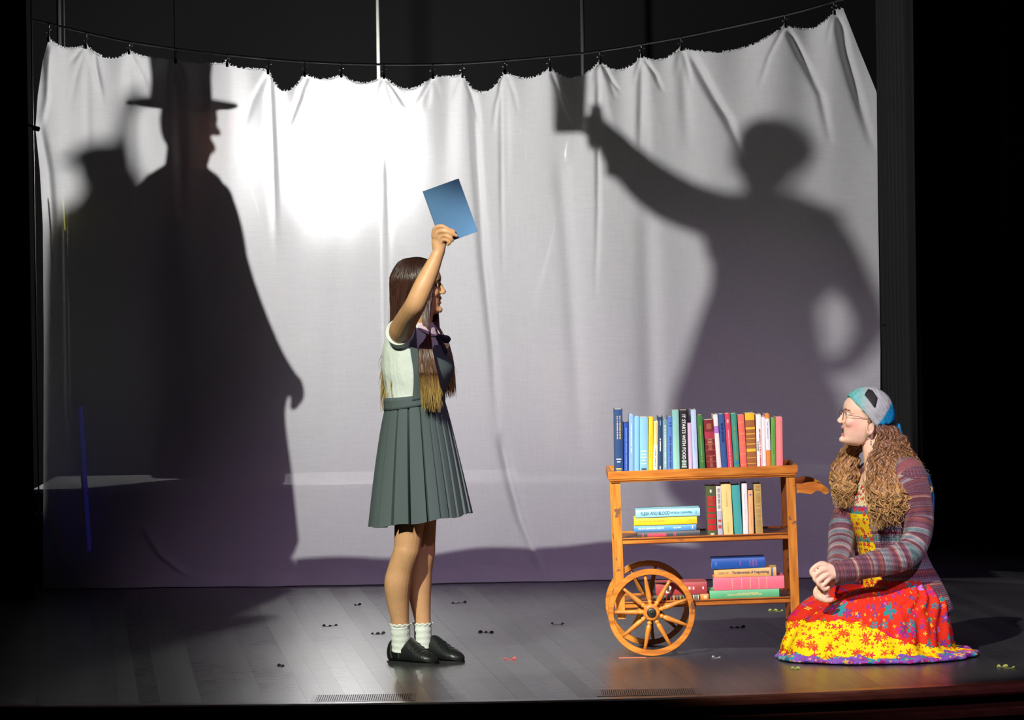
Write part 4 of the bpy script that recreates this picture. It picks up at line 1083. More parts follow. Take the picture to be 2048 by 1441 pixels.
# ================================================================== STANDING PERSON
sbase = P(845, 1325, 0.0); sbase.z = 0
girl = empty('person', sbase, 'standing person in grey pleated pinafore and white socks raising a blue book', 'person')
HM = Matrix.Translation(P(838, 628, 0.01)) @ Matrix.Rotation(math.radians(-4), 4, 'Z') @ Matrix.Rotation(math.radians(-1), 4, 'Y') @ Matrix.Scale(0.985, 4)
SK = lin(214, 162, 120)
body = head_parts(HM, open_mouth=0.004)
YF = 0.07
body += [tube([T(845, 620, 0.0, .046), T(842, 645, 0.0, .045), T(836, 668, 0.0, .052)], n=16),
         # torso
         tube([T(832, 655, 0, .055, .10), T(826, 680, 0, .085, .135), T(826, 720, 0, .108, .135), T(828, 760, 0, .108, .12), T(829, 795, 0, .098, .112), T(832, 850, 0, .098, .118), T(834, 910, 0, .112, .135), T(834, 940, 0, .10, .13)], n=28, ref=(0, 1, 0)),
         # raised arm (near side)
         tube([T(812, 676, -.10, .055), T(802, 664, -.17, .050), T(812, 642, -.26, .045), T(826, 618, -.355, .042), T(834, 602, -.385, .041), T(848, 570, -.385, .039), T(862, 540, -.375, .033), T(874, 512, -.365, .0255), T(878, 503, -.362, .0245)], n=18),
         # far arm hanging
         tube([T(838, 676, .11, .05), T(838, 720, .165, .042), T(836, 790, .19, .036), T(846, 850, .19, .032), T(856, 905, .17, .024)], n=14),
         tube([T(857, 908, .168, .026, .018), T(861, 935, .16, .030, .018)], n=12),
         # near leg
         tube([T(828, 920, -.055, .074), T(822, 1010, -.07, .066), T(815, 1090, -.082, .054), T(812, 1106, -.084, .053), T(801, 1140, -.07, .052), T(795, 1168, -.065, .0535), T(796, 1203, -.05, .046), T(800, 1240, -.035, .037), T(802, 1268, -.02, .034), T(802, 1298, -.01, .032)], n=20),
         # far leg
         tube([T(840, 920, .055, .074), T(842, 1010, .05, .066), T(846, 1085, .035, .050), T(846, 1105, .032, .049), T(841, 1140, .045, .048), T(839, 1170, .05, .049), T(841, 1205, .05, .042), T(845, 1240, .045, .033), T(846, 1265, .045, .031), T(846, 1296, .045, .033)], n=20),
         tube([T(802, 1303, .0, .026), T(838, 1316, -.05, .016)], n=12), tube([T(848, 1300, .06, .026), T(886, 1312, .01, .016)], n=12)]
for dx in range(4):
    body.append(tube([T(858+dx*4, 930, .15+dx*.004, .009), T(861+dx*4, 950, .147, .0085), T(862+dx*4, 966-abs(dx-1)*4, .14, .007)], n=8))
body.append(tube([T(855, 918, .15, .010), T(866, 935, .13, .009), T(869, 948, .13, .008)], n=8))
# hand gripping the book: palm, four fingers over the front cover, thumb behind
YH = -.365
body += [tube([T(878, 502, YH, .024, .022), T(878, 488, YH, .030, .020), T(880, 472, YH-.002, .031, .017), T(880, 462, YH-.004, .026, .014)], n=16),
         tube([T(868, 472, YH-.008, .012), T(871, 457, YH-.018, .0105), T(884, 453, YH-.032, .0092), T(897, 459, YH-.033, .0082), T(908, 463, YH-.028, .0072)], n=10),
         tube([T(874, 476, YH-.010, .012), T(878, 464, YH-.022, .0105), T(890, 463, YH-.035, .0095), T(903, 467, YH-.035, .0085), T(913, 472, YH-.029, .0072)], n=10),
         tube([T(879, 481, YH-.010, .012), T(884, 472, YH-.022, .010), T(894, 472, YH-.034, .0092), T(901, 477, YH-.034, .0085), T(905, 481, YH-.028, .0075)], n=10),
         tube([T(880, 488, YH-.008, .012), T(886, 480, YH-.018, .0098), T(894, 480, YH-.030, .0085), T(899, 485, YH-.030, .008), T(896, 489, YH-.024, .007)], n=10),
         tube([T(872, 494, YH+.008, .014), T(884, 480, YH+.024, .0115), T(898, 470, YH+.026, .0095), T(906, 465, YH+.024, .008)], n=10)]
bv, bf = remesh(body, 0.0034, 3, 0.4)
C = skin_colors(bv, HM.inverted(), SK, lin(176, 88, 84), open_mouth=0.004)
M_SKIN1 = skin_mat('skin_standing')
mobj('body', (bv, bf), M_SKIN1, girl, color=C)

# the blue book
bc = [P(*q, YH-.006) for q in ((846, 383), (917, 357), (956, 463), (884, 489))]
ctr = sum(bc, Vector())/4; ux = ((bc[1]-bc[0])+(bc[2]-bc[3])).normalized(); uz = ((bc[0]-bc[3])+(bc[1]-bc[2])).normalized()
W_ = ((bc[1]-bc[0]).length+(bc[2]-bc[3]).length)/2; H_ = ((bc[0]-bc[3]).length+(bc[1]-bc[2]).length)/2
uy = uz.cross(ux); R_ = Matrix((ux, uy, uz)).transposed().to_4x4()
BM = Matrix.Translation(ctr) @ R_
rb = bpy.data.objects.new('blue_book', None); COL.objects.link(rb); rb.matrix_world = BM; LOCAL.add(rb.name); rb.empty_display_size = .03
tag(rb, 'plain blue hardback held up high in the standing person\'s hand', 'book')
M_BLUE = mat('blue_cover', lin(84, 124, 170), 0.38, 0.45, noise=(25, 0.03))
mobj('front_cover', box(-W_/2, W_/2, -.0075, -.0052, -H_/2, H_/2, .0006), M_BLUE, rb, smooth=False)
mobj('back_cover', box(-W_/2, W_/2, .0052, .0075, -H_/2, H_/2, .0006), M_BLUE, rb, smooth=False)
mobj('spine', box(-W_/2-.0012, -W_/2+.001, -.0075, .0075, -H_/2, H_/2, .0006), mat('blue_spine', lin(30, 40, 62), .5), rb, smooth=False)
mobj('pages', box(-W_/2+.001, W_/2-.004, -.0051, .0051, -H_/2+.004, H_/2-.004), M_PAGES, rb, smooth=False)

# --- clothes
# torso rings shared by shirt, bib and straps: (py, centre px, rx, ry)
TOR = [(648, 834, .050, .085), (655, 831, .066, .122), (666, 828, .086, .150), (682, 826, .106, .158), (700, 826, .118, .156), (722, 829, .127, .152), (742, 831, .130, .148), (760, 831, .124, .140), (778, 830, .116, .131), (798, 829, .110, .125), (812, 829, .112, .128)]
TORc = cr(TOR, 4)
def tor_point(py_, phi, off=0.0):
    """phi 0 = +X (front), 90 deg = towards the audience"""
    pys = [t[0] for t in TORc]; q = [np.interp(py_, pys, [t[i] for t in TORc]) for i in (1, 2, 3)]
    c = P(q[0], py_, 0.0); rx, ry = q[1]+off, q[2]+off
    # fuller chest in front
    bust = 1+0.10*math.exp(-((py_-738)/22)**2)*max(0, math.cos(phi-math.radians(25)))**2
    tilt = 0.018*math.cos(phi)*np.clip((py_-770)/30, 0, 1)
    return Vector((c.x+rx*math.cos(phi)*bust, -ry*math.sin(phi), c.z+tilt))
m = NT('shirt_white', rough=0.8, spec=0.2)
tc = m.n('TexCoord'); n = m.n('TexNoise', Vector=tc.outputs['Object'], Scale=14.0, Detail=4.0); m.color(lin(226, 232, 228))
mpz = m.n('Mapping', Vector=tc.outputs['Object'], Scale=(40, 40, 6)); n2 = m.n('TexNoise', Vector=mpz.outputs['Vector'], Scale=1.0, Detail=3.0)
bp = m.n('Bump', Strength=0.5, Distance=0.012, Height=m.math('ADD', n.outputs['Fac'], n2.outputs['Fac'])); m.put(m.b.inputs['Normal'], bp.outputs['Normal'])
M_SHIRT = m.m
rs = [[tor_point(t[0], 2*math.pi*j/48, .006) for j in range(48)] for t in TORc]
sh = rings(rs, cap=True)
sl = tube([T(814, 680, -.07, .060), T(806, 673, -.115, .060), T(801, 667, -.150, .0575), T(799, 664, -.168, .0555)], n=24, k=4, round_ends=False)
slf = tube([T(838, 676, .08, .06), T(838, 695, .135, .056), T(838, 715, .165, .052)], n=20, round_ends=False)
v, f = remesh([sh, sl, slf], 0.0045, 4)
mobj('shirt', (v, f), M_SHIRT, girl)
# sleeve hem ring around the armhole
def ring_around(p0, p1, r, tr, n=36):
    d = (p1-p0).normalized(); M = Matrix.Translation(p1) @ d.to_track_quat('Y', 'Z').to_matrix().to_4x4()
    return xf(torus((0, 0, 0), r, tr, 'Y', n, 8), M)
mobj('sleeve_hem', ring_around(P(806, 673, -.115), P(799, 664, -.170), .0535, .0036), M_SHIRT, girl)
# collar and bow
M_BOW = mat('pale_pink_bow', lin(232, 206, 222), 0.6, 0.3)
M_GREY = None
m = NT('grey_twill', rough=0.75, spec=0.25)
tc = m.n('TexCoord'); wv = m.n('TexWave', Vector=tc.outputs['Object'], Scale=260.0, Distortion=0.5)
wv.wave_type = 'BANDS'; wv.bands_direction = 'DIAGONAL'
m.color(m.mix(m.math('MULTIPLY', wv.outputs['Fac'], 0.4), lin(82, 92, 96), lin(96, 107, 111)))
M_GREY = m.m
M_NAVY = mat('navy_tie', lin(30, 30, 46), 0.6, 0.3)
def tor_patch(rows, off, nphi=18, thick=.003):
    """rows: (py, phi0 deg, phi1 deg)"""
    rows = cr(rows, 4); V, F = [], []
    for py_, a, b in rows:
        for k in range(nphi+1):
            V.append(tor_point(py_, math.radians(a+(b-a)*k/nphi), off))
    n = nphi+1
    F = [(i*n+j, i*n+j+1, (i+1)*n+j+1, (i+1)*n+j) for i in range(len(rows)-1) for j in range(nphi)]
    return V, F
def solid(o, t):
    md = o.modifiers.new('thick', 'SOLIDIFY'); md.thickness = t; md.offset = 0; return o
solid(mobj('bib', tor_patch([(690, -60, 44), (705, -75, 52), (742, -80, 58), (775, -85, 62), (806, -85, 64)], .0125), M_GREY, girl), .004)
solid(mobj('strap', tor_patch([(652, 88, 96), (668, 82, 94), (700, 80, 93), (740, 78, 92), (775, 78, 92), (800, 78, 93)], .0125), M_GREY, girl), .003)
solid(mobj('collar', tor_patch([(646, 10, 88), (655, 16, 80), (664, 24, 62), (672, 30, 46)], .014), M_BOW, girl), .003)
solid(mobj('collar', tor_patch([(646, -70, 5), (655, -60, 2), (664, -40, 4), (672, -24, 6)], .014), M_BOW, girl), .003)
bwc = tor_point(672, math.radians(24), .018)
bow = [xf(tube([(0, 0, 0, .004, .004), (.014, -.004, .004, .010, .006), (.034, -.002, .006, .016, .006), (.046, 0, .006, .012, .004)], n=12), Matrix.Translation(bwc) @ Matrix.Rotation(a, 4, 'Y')) for a in (math.radians(35), math.radians(150))]
bow.append(ellipsoid(bwc, (.009, .008, .008)))
bow += [xf(tube([(0, 0, 0, .004), (.02, -.002, 0, .009, .003), (.075, 0, 0, .013, .003)], n=10), Matrix.Translation(bwc) @ Matrix.Rotation(a, 4, 'Y')) for a in (math.radians(72), math.radians(100))]
mobj('neck_bow', join(*bow), M_NAVY, girl)
# buttons
for q in ((684, 22), (706, 20)):
    p = tor_point(q[0], math.radians(q[1]), .020); mobj('button', ellipsoid(p, (.005, .004, .005), 10, 8), mat('button_white', lin(220, 215, 220), .3), girl)
# waistband
rs = [[tor_point(py_, 2*math.pi*j/64, off) + Vector((0, 0, 0)) for j in range(64)] for py_, off in ((790, .008), (789.7, .0125), (796, .0135), (806, .0135), (811.5, .0135), (812, .008))]
mobj('waistband', rings(rs), M_GREY, girl)
# pleated skirt
NP, SUB = 22, 18; rows = 30; V = []
hemc = P(838, 1040, 0.0); wc = P(829, 808, 0.0)
cols = NP*SUB
rr_ = random.Random(4)
pw = [rr_.uniform(.6, 1.4) for _ in range(NP)]; tot = sum(pw); edges = [0]
for w in pw: edges.append(edges[-1]+w/tot*2*math.pi)
sway = [rr_.uniform(-.5, .5) for _ in range(NP)]; depthp = [rr_.uniform(.7, 1.35) for _ in range(NP)]
for i in range(rows+1):
    t = i/rows
    c = wc.lerp(hemc, t); flare = t**0.85
    rx = .118+(.202-.118)*flare; ry = .134+(.205-.134)*flare
    for p in range(NP):
        for s in range(SUB):
            u = s/SUB
            phi = edges[p]+(edges[p+1]-edges[p])*u
            saw = .35+.5*u if u < .80 else (.75-2.9*(u-.80)/.08 if u < .88 else (-2.15 if u < .94 else -2.15+2.5*(u-.94)/.06))   # pleat face, then a deep tuck
            amp = (.0035+.014*t**0.8)*depthp[p]
            rad = amp*(saw-.5)+.006*t*math.sin(phi*2+1.0)+.007*t*t*math.sin(phi*5+2)
            ph = phi+(.03*t*sway[p])-(.05*t*(u-.80)/.2 if u >= 0.80 else 0)
            tilt = math.cos(ph)*(.018+.006*t)
            z = c.z+tilt+ (0.004*t*math.sin(phi*7))
            V.append(Vector((c.x+(rx+rad)*math.cos(ph), -(ry+rad)*math.sin(ph), z)))
F = [(i*cols+j, i*cols+(j+1) % cols, (i+1)*cols+(j+1) % cols, (i+1)*cols+j) for i in range(rows) for j in range(cols)]
o = mobj('pleated_skirt', (V, F), M_GREY, girl); solid(o, .003)
md = o.modifiers.new('e', 'EDGE_SPLIT'); md.split_angle = math.radians(40)

# socks and shoes
M_SOCK = mat('white_sock', lin(232, 236, 232), 0.9, 0.1, bump=(220, 0.3))
def sock(pts, name='sock'):
    v, f = tube(pts, n=28, k=8, round_ends=False)
    o = mobj(name, (v, f), M_SOCK, girl); return o
def sock_pts(l): 
    out = []
    for i, (a, b, y, r) in enumerate(l): out.append(T(a, b, y, r))
    return out
def frill(c, r):
    n = 60; rs = []
    for k, (dz, dr) in enumerate(((-.006, 0.0), (0.0, .004), (.006, .006), (.002, .003))):
        rs.append([c+Vector(((r+dr+.0022*math.sin(9*2*math.pi*j/n+k))*math.cos(2*math.pi*j/n), (r+dr)*math.sin(2*math.pi*j/n), dz+.0025*math.sin(11*2*math.pi*j/n))) for j in range(n)])
    return rings(rs, cap=False)
wr = [.0395, .0385, .0395, .038, .039, .0375, .039, .038, .041]
near = [T(800+i*.4, 1251+i*6.2, -.031+i*.003, wr[i]+.0005) for i in range(9)]
mobj('sock', tube(near, n=28, k=3, round_ends=False), M_SOCK, girl)
mobj('sock_frill', frill(P(800, 1251, -.031), .038), M_SOCK, girl)
far = [T(845+i*.2, 1249+i*6.0, .045, wr[i]-.0035) for i in range(9)]
mobj('sock', tube(far, n=28, k=3, round_ends=False), M_SOCK, girl)
mobj('sock_frill', frill(P(845, 1249, .045), .0345), M_SOCK, girl)
M_SHOE = mat('black_leather', lin(30, 33, 34), 0.34, 0.55, bump=(90, 0.25))
M_ELAST = mat('black_elastic', lin(17, 20, 20), 0.75, 0.2, bump=(300, 0.4))
M_SOLE = mat('shoe_sole', (0.01, 0.01, 0.01, 1), 0.8)
def shoe(heel, toe, wid):
    """jazz shoe from heel point to toe point on the floor"""
    h = Vector((heel.x, heel.y, 0)); t_ = Vector((toe.x, toe.y, 0)); L = (t_-h).length; d = (t_-h).normalized(); s = Vector((-d.y, d.x, 0))
    M = Matrix((( d.x, s.x, 0, h.x), (d.y, s.y, 0, h.y), (0, 0, 1, 0), (0, 0, 0, 1)))
    # sections: (along, half width, height)
    sec = [(0.0, .010, .052), (.02, .026, .080), (.10, .033, .090), (.25, .040, .098), (.40, .041, .102), (.50, .042, .092), (.62, .044, .072), (.75, .044, .054), (.88, .038, .043), (.96, .026, .032), (1.0, .010, .022)]
    sec = cr(sec, 3); n = 20; rs = []
    for a, w, hh in sec:
        w *= wid/.044; ring = []
        for j in range(n):
            an = 2*math.pi*j/n; ca, sa = math.cos(an), math.sin(an)
            z = hh*0.5+hh*0.5*math.copysign(abs(sa)**0.75, sa); y = w*math.copysign(abs(ca)**0.75, ca)
            if sa > 0: y *= (1-0.35*sa)
            ring.append(Vector((a*L, y, .003+z)))
        rs.append(ring)
    up = mobj('shoe', xf(rings(rs), M), M_SHOE, girl)
    # elastic gore at the side and seams
    def side(a, zf, sgn, off):
        w = np.interp(a, [q[0] for q in sec], [q[1] for q in sec])*wid/.044; hh = np.interp(a, [q[0] for q in sec], [q[2] for q in sec])
        sa = (zf*2-1); ca = math.sqrt(max(0, 1-min(1, abs(sa)**(1/0.75))**2)); y = w*abs(ca)**0.75
        if sa > 0: y *= (1-0.35*abs(sa)**(1/.75))
        return Vector((a*L, sgn*(y+off), .003+hh*zf))
    for sgn in (-1, 1):
        V, F = [], []; na, nz = 8, 8
        for i in range(na+1):
            for j in range(nz+1):
                zf = .18+.76*j/nz; a = (.12+.05*(1-zf))+(.24+.06*zf-.10*(1-zf))*i/na
                V.append(side(a, zf, sgn, .0012))
        F = [(i*(nz+1)+j, (i+1)*(nz+1)+j, (i+1)*(nz+1)+j+1, i*(nz+1)+j+1) for i in range(na) for j in range(nz)]
        mobj('elastic_gore', xf((V, F), M), M_ELAST, up)
        for i in (0, na):
            pts = [(*(M @ V[i*(nz+1)+j]), .0014) for j in range(nz+1)]; mobj('seam', tube(pts, n=5, k=1), mat('seam_grey', lin(96, 100, 100), .5), up)
    so = [Vector((a*L, y, z)) for a, w, hh in sec for (y, z) in ()]
    rs = []
    for a, w, hh in sec:
        w *= wid/.044*1.03; rs.append([Vector((a*L, -w, 0)), Vector((a*L, w, 0)), Vector((a*L, w, .006)), Vector((a*L, -w, .006))])
    mobj('sole', xf(rings(rs), M), M_SOLE, up, smooth=False)
    # puckered vamp creases
    for k in range(4):
        a = .58+.08*k
        pts = [(*(M @ side(a-.02*abs(u), 1-.30*abs(u), -1 if u < 0 else 1, .0004)), .0018) for u in (-1, -.5, -.1, .1, .5, 1)]
        mobj('crease', tube(pts, n=5, k=2), M_SHOE, up)
shoe(floor_at(781, 1324), floor_at(871, 1330), .046)
shoe(Vector((P(831, 1300, .115).x, .115, 0)), floor_at(925, 1326), .045)

# --- long straight hair
r = random.Random(21)
M_HAIR1 = hair_mat('long_straight_hair', [(0.0, lin(44, 24, 22)), (0.30, lin(78, 48, 40)), (0.48, lin(104, 74, 48)), (0.72, lin(142, 114, 64)), (1.0, lin(166, 138, 78))], 0.36)
def hp(x, y, z): return HM @ Vector((x, y, z))
paths = []
def skull(a, b, off=0.006):
    """a: angle around from front through near side; b: elevation"""
    return hp((-.004)+(.097+off)*math.cos(b)*math.cos(a), -(.077+off)*math.cos(b)*math.sin(a), .125+(.100+off)*math.sin(b))
def hang(root_pts, end, n=16, sway=0.01, r0=.0034):
    """from skull points down to end, nearly straight"""
    pts = list(root_pts); a = pts[-1]; ph = r.uniform(0, 6)
    for i in range(1, n+1):
        t = i/n; p = a.lerp(end, t)
        p = p + Vector((math.sin(t*3.1+ph)*sway*t*0.6, math.cos(t*2.7+ph)*sway*0.5*t, 0))
        pts.append(p)
    arr = cr([tuple(q) for q in pts], 2); paths.append(([Vector(q) for q in arr], r0*r.uniform(.7, 1.25)))
def crown(x0): return hp(x0, r.uniform(-.006, .006), .125+.107*math.sqrt(max(0, 1-((x0+.004)/.104)**2)))
for k in range(520):       # near side and back of the head, falling down the back
    a = math.radians(r.uniform(72, 180)); x0 = r.uniform(-.08, .055)
    top = crown(x0)
    b0 = r.uniform(-.15, .05)
    mids = [top] + [skull(a, b, .009+r.uniform(0, .006)) for b in (1.05, .7, .35, b0)]
    w = (math.degrees(a)-72)/108
    ex = 790-w*22+r.uniform(-8, 8); ey = r.uniform(752, 826)
    e = P(ex, ey, -.06+.10*w+r.uniform(-.06, .05))
    mid = P(802-w*20+r.uniform(-6, 6), 668, -.05+.08*w+r.uniform(-.03, .03))
    nk = P(808-w*22+r.uniform(-5, 5), 640, -.05+.07*w+r.uniform(-.02, .02))
    hang(mids+[nk, mid], e, sway=.012)
for k in range(260):       # near front lock over the chest
    a = math.radians(r.uniform(46, 84)); x0 = r.uniform(.0, .075)
    top = crown(x0)
    mids = [top] + [skull(a, b, .009+r.uniform(0, .006)) for b in (.9, .5, .12, -.2)]
    q = r.random()
    nk = P(846+q*12, 650, -.085-r.uniform(0, .02)); ch = P(838+q*26, 700, -.155-r.uniform(0, .02)*1)
    ch2 = P(838+q*36, 745, -.165-r.uniform(0, .025))
    e = P(846+q*36+r.uniform(-4, 4), 770+r.random()**.6*56, -.165-r.uniform(0, .03))
    hang(mids+[nk, ch, ch2], e, n=10, sway=.006, r0=.0026)
for k in range(150):       # far front lock
    a = math.radians(r.uniform(-84, -40)); x0 = r.uniform(.0, .075)
    top = crown(x0)
    mids = [top] + [skull(a, b, .009+r.uniform(0, .005)) for b in (.9, .5, .1, -.25)]
    q = r.random()
    nk = P(868+q*10, 655, .06); ch = P(884+q*14, 690, .05+r.uniform(-.02, .02)); ch2 = P(894+q*13, 730, .03+r.uniform(-.02, .02))
    e = P(890+q*20+r.uniform(-4, 3), 765+r.uniform(0, 34), .03+r.uniform(-.02, .02))
    hang(mids+[nk, ch, ch2], e, n=10, sway=.008, r0=.0028)
for k in range(200):       # far side, down the back
    a = math.radians(r.uniform(-180, -84)); x0 = r.uniform(-.08, .03)
    mids = [crown(x0)] + [skull(a, b, .009) for b in (1.0, .6, .2, -.1)]
    hang(mids+[P(800+r.uniform(-10, 10), 668, .06)], P(776+r.uniform(-10, 12), 790+r.uniform(-30, 25), .07+r.uniform(-.05, .05)))
for k in range(26):        # stray hairs
    hang([skull(math.radians(170), .0, .014), P(775, 690, .0)], P(760+r.uniform(-5, 8), 760+r.uniform(-30, 50), r.uniform(-.05, .03)), sway=.02, r0=.0009)
for k in range(12):
    hang([skull(math.radians(-60), -.2, .012), P(884, 690, .0)], P(905+r.uniform(-6, 8), 770+r.uniform(-60, 20), 0), sway=.02, r0=.0008)
V, F, UV = strands(paths, 5)
mobj('hair', (V, F), M_HAIR1, girl, uv=UV)
# solid cap of hair under the locks
cap = []
for i in range(13):
    b = math.radians(-25+115*i/12); ring = []
    for j in range(40):
        a = 2*math.pi*j/40; lo = -25 if 60 < (math.degrees(a) if math.degrees(a) < 180 else 360-math.degrees(a)) else 38
        bb = max(b, math.radians(lo)); ring.append(skull(a, bb, .005))
    cap.append(ring)
v, f = rings(cap, cap=False)
mobj('hair_cap', (v, f), mat('hair_cap_brown', lin(46, 26, 24), .45), girl)
# ================================================================== KNEELING PERSON
kbase = P(1750, 1311, 0.0); kbase.z = 0
kn = empty('person', kbase, 'kneeling person in a blue head scarf, knitted cardigan and flowered tiered skirt', 'person')
KM = Matrix.Translation(P(1726, 892, -.01)) @ Matrix.Rotation(math.radians(184), 4, 'Z') @ Matrix.Rotation(math.radians(-8), 4, 'Y') @ Matrix.Scale(1.02, 4)
A35 = math.radians(35)
FD = Vector((-math.cos(A35), -math.sin(A35), 0)); SD = Vector((math.sin(A35), -math.cos(A35), 0))
TK = cr([(926, 1780, .045, .075), (938, 1780, .066, .125), (952, 1779, .086, .152), (985, 1775, .104, .162), (1025, 1770, .124, .156), (1050, 1771, .118, .148), (1085, 1777, .106, .138), (1120, 1784, .108, .140), (1160, 1796, .124, .156), (1200, 1804, .136, .168), (1240, 1806, .14, .172)], 4)
def kt(py_, psi, off=0.0):
    pys = [t[0] for t in TK]; cx_, d, w = [np.interp(py_, pys, [t[i] for t in TK]) for i in (1, 2, 3)]
    c = P(cx_, py_, 0.0)
    return c + FD*((d+off)*math.cos(psi)) + SD*((w+off)*math.sin(psi))
SK2 = lin(240, 198, 170)
body = head_parts(KM, open_mouth=0.013)
body += [tube([T(1746, 866, 0, .052), T(1750, 905, -.01, .049), T(1758, 945, -.01, .058)], n=16), ellipsoid(P(1752, 965, -.05), (.055, .06, .05)),
         rings([[kt(t[0], 2*math.pi*j/32) for j in range(32)] for t in TK]),
         # near arm
         tube([T(1816, 956, -.11, .045), T(1832, 1010, -.16, .045), T(1830, 1075, -.21, .04), T(1818, 1110, -.25, .038), T(1755, 1130, -.29, .035), T(1690, 1143, -.335, .027), T(1668, 1147, -.345, .025)], n=14),
         # far arm
         tube([T(1735, 955, .12, .045), T(1702, 1010, .10, .042), T(1680, 1060, .05, .04), T(1676, 1100, -.02, .036), T(1670, 1135, -.14, .03), T(1662, 1160, -.24, .025)], n=14),
         # thighs and folded calves
         tube([T(1800, 1205, -.08, .10), T(1710, 1245, -.13, .070), T(1650, 1272, -.14, .046)], n=16), tube([T(1650, 1278, -.14, .04), T(1720, 1290, -.12, .045), T(1830, 1296, -.08, .04)], n=14),
         tube([T(1800, 1205, .06, .10), T(1700, 1235, .0, .078), T(1612, 1260, -.06, .056)], n=16), tube([T(1612, 1266, -.06, .05), T(1720, 1286, .04, .045), T(1830, 1292, .08, .04)], n=14),
         # near hand
         tube([T(1668, 1147, -.345, .026, .024), T(1657, 1144, -.352, .033, .020), T(1645, 1141, -.358, .034, .017)], n=16),
         tube([T(1650, 1131, -.360, .0125), T(1636, 1131, -.366, .0108), T(1623, 1142, -.372, .0092), T(1626, 1152, -.372, .0085), T(1636, 1151, -.368, .0075)], n=10),
         tube([T(1653, 1140, -.364, .0125), T(1641, 1143, -.374, .011), T(1629, 1153, -.380, .0095), T(1632, 1163, -.378, .0085), T(1642, 1161, -.372, .0075)], n=10),
         tube([T(1656, 1149, -.362, .0125), T(1647, 1155, -.374, .0108), T(1636, 1164, -.380, .0092), T(1640, 1172, -.376, .0085), T(1649, 1169, -.370, .0075)], n=10),
         tube([T(1660, 1156, -.358, .0115), T(1653, 1165, -.370, .0095), T(1644, 1174, -.374, .0085), T(1649, 1180, -.370, .0078), T(1657, 1176, -.366, .007)], n=10),
         tube([T(1660, 1138, -.335, .013), T(1645, 1128, -.325, .0115), T(1630, 1134, -.330, .0095), T(1624, 1142, -.338, .008)], n=10),
         # far hand below
         tube([T(1662, 1160, -.25, .025), T(1650, 1172, -.29, .029, .018), T(1642, 1182, -.305, .029, .016)], n=16),
         tube([T(1640, 1172, -.31, .011), T(1631, 1182, -.322, .010), T(1633, 1195, -.328, .009), T(1644, 1200, -.326, .008)], n=10),
         tube([T(1642, 1178, -.315, .011), T(1636, 1189, -.332, .010), T(1642, 1200, -.336, .009), T(1655, 1203, -.332, .0078)], n=10),
         tube([T(1647, 1181, -.318, .011), T(1642, 1193, -.338, .0098), T(1650, 1202, -.342, .0088), T(1662, 1202, -.338, .0075)], n=10),
         tube([T(1652, 1182, -.318, .010), T(1650, 1192, -.336, .009), T(1657, 1199, -.340, .008), T(1665, 1199, -.336, .007)], n=10),
         tube([T(1658, 1168, -.29, .012), T(1652, 1180, -.33, .010), T(1654, 1192, -.345, .0085)], n=10)]
bv, bf = remesh(body, 0.0034, 3, 0.4)
C = skin_colors(bv, KM.inverted(), SK2, lin(214, 128, 130), blush=lin(232, 140, 134), open_mouth=0.013, brow=lin(120, 84, 60), iris=lin(90, 100, 80))
mobj('body', (bv, bf), skin_mat('skin_kneeling'), kn, color=C)

# ---------------------------------------------------------------- printed fabrics
def flower_mat(name, base, layers, rough=0.75, gathers=0.0):
    m = NT(name, rough=rough, spec=0.2)
    uv = m.n('UVMap', uv_map='uv'); col = base
    if not isinstance(base, tuple):
        col = base(m, uv)
    for scale, size, petals, cols, density, off in layers:
        vs = m.n('VectorMath', operation='SCALE'); m.put(vs.inputs[0], uv.outputs['UV']); vs.inputs['Scale'].default_value = scale
        va = m.n('VectorMath', operation='ADD'); m.put(va.inputs[0], vs.outputs['Vector']); va.inputs[1].default_value = (off, off*1.7, 0)
        vo = m.n('TexVoronoi', voronoi_dimensions='2D', Vector=va.outputs['Vector'], Scale=1.0, Randomness=0.75)
        df = m.n('VectorMath', operation='SUBTRACT'); m.put(df.inputs[0], va.outputs['Vector']); m.put(df.inputs[1], vo.outputs['Position'])
        sp = m.n('SeparateXYZ', Vector=df.outputs['Vector']); cs = m.n('SeparateColor'); m.put(cs.inputs[0], vo.outputs['Color'])
        ang = m.math('ARCTAN2', sp.outputs['Y'], sp.outputs['X']); ang = m.math('ADD', m.math('MULTIPLY', ang, float(petals)), m.math('MULTIPLY', cs.outputs[1], 6.0))
        thr = m.math('MULTIPLY', m.math('ADD', m.math('MULTIPLY', m.math('COSINE', ang), 0.30), 0.70), m.math('MULTIPLY', m.math('ADD', m.math('MULTIPLY', cs.outputs[2], .5), .6), size))
        mask = m.math('MULTIPLY', m.math('LESS_THAN', vo.outputs['Distance'], thr), m.math('LESS_THAN', cs.outputs[1], density))
        n = len(cols); fc = m.ramp(cs.outputs[0], [(i/n, c) for i, c in enumerate(cols)], 'CONSTANT')
        fc2 = m.ramp(cs.outputs[2], [(i/n, c) for i, c in enumerate(cols[::-1])], 'CONSTANT')
        inner = m.math('LESS_THAN', vo.outputs['Distance'], m.math('MULTIPLY', thr, 0.38))
        col = m.mix(mask, col, m.mix(inner, fc, fc2))
    m.color(col)
    tc = m.n('TexCoord'); nz = m.n('TexNoise', Vector=tc.outputs['Object'], Scale=18.0, Detail=4.0)
    bp = m.n('Bump', Strength=0.35, Distance=0.012, Height=nz.outputs['Fac']); m.put(m.b.inputs['Normal'], bp.outputs['Normal'])
    return m.m
MAG, PUR, TEAL, YEL, ORA, RED, LIL, GRN = lin(206, 24, 104), lin(120, 60, 130), lin(46, 140, 140), lin(240, 200, 40), lin(238, 130, 40), lin(196, 30, 36), lin(180, 120, 200), lin(80, 130, 60)
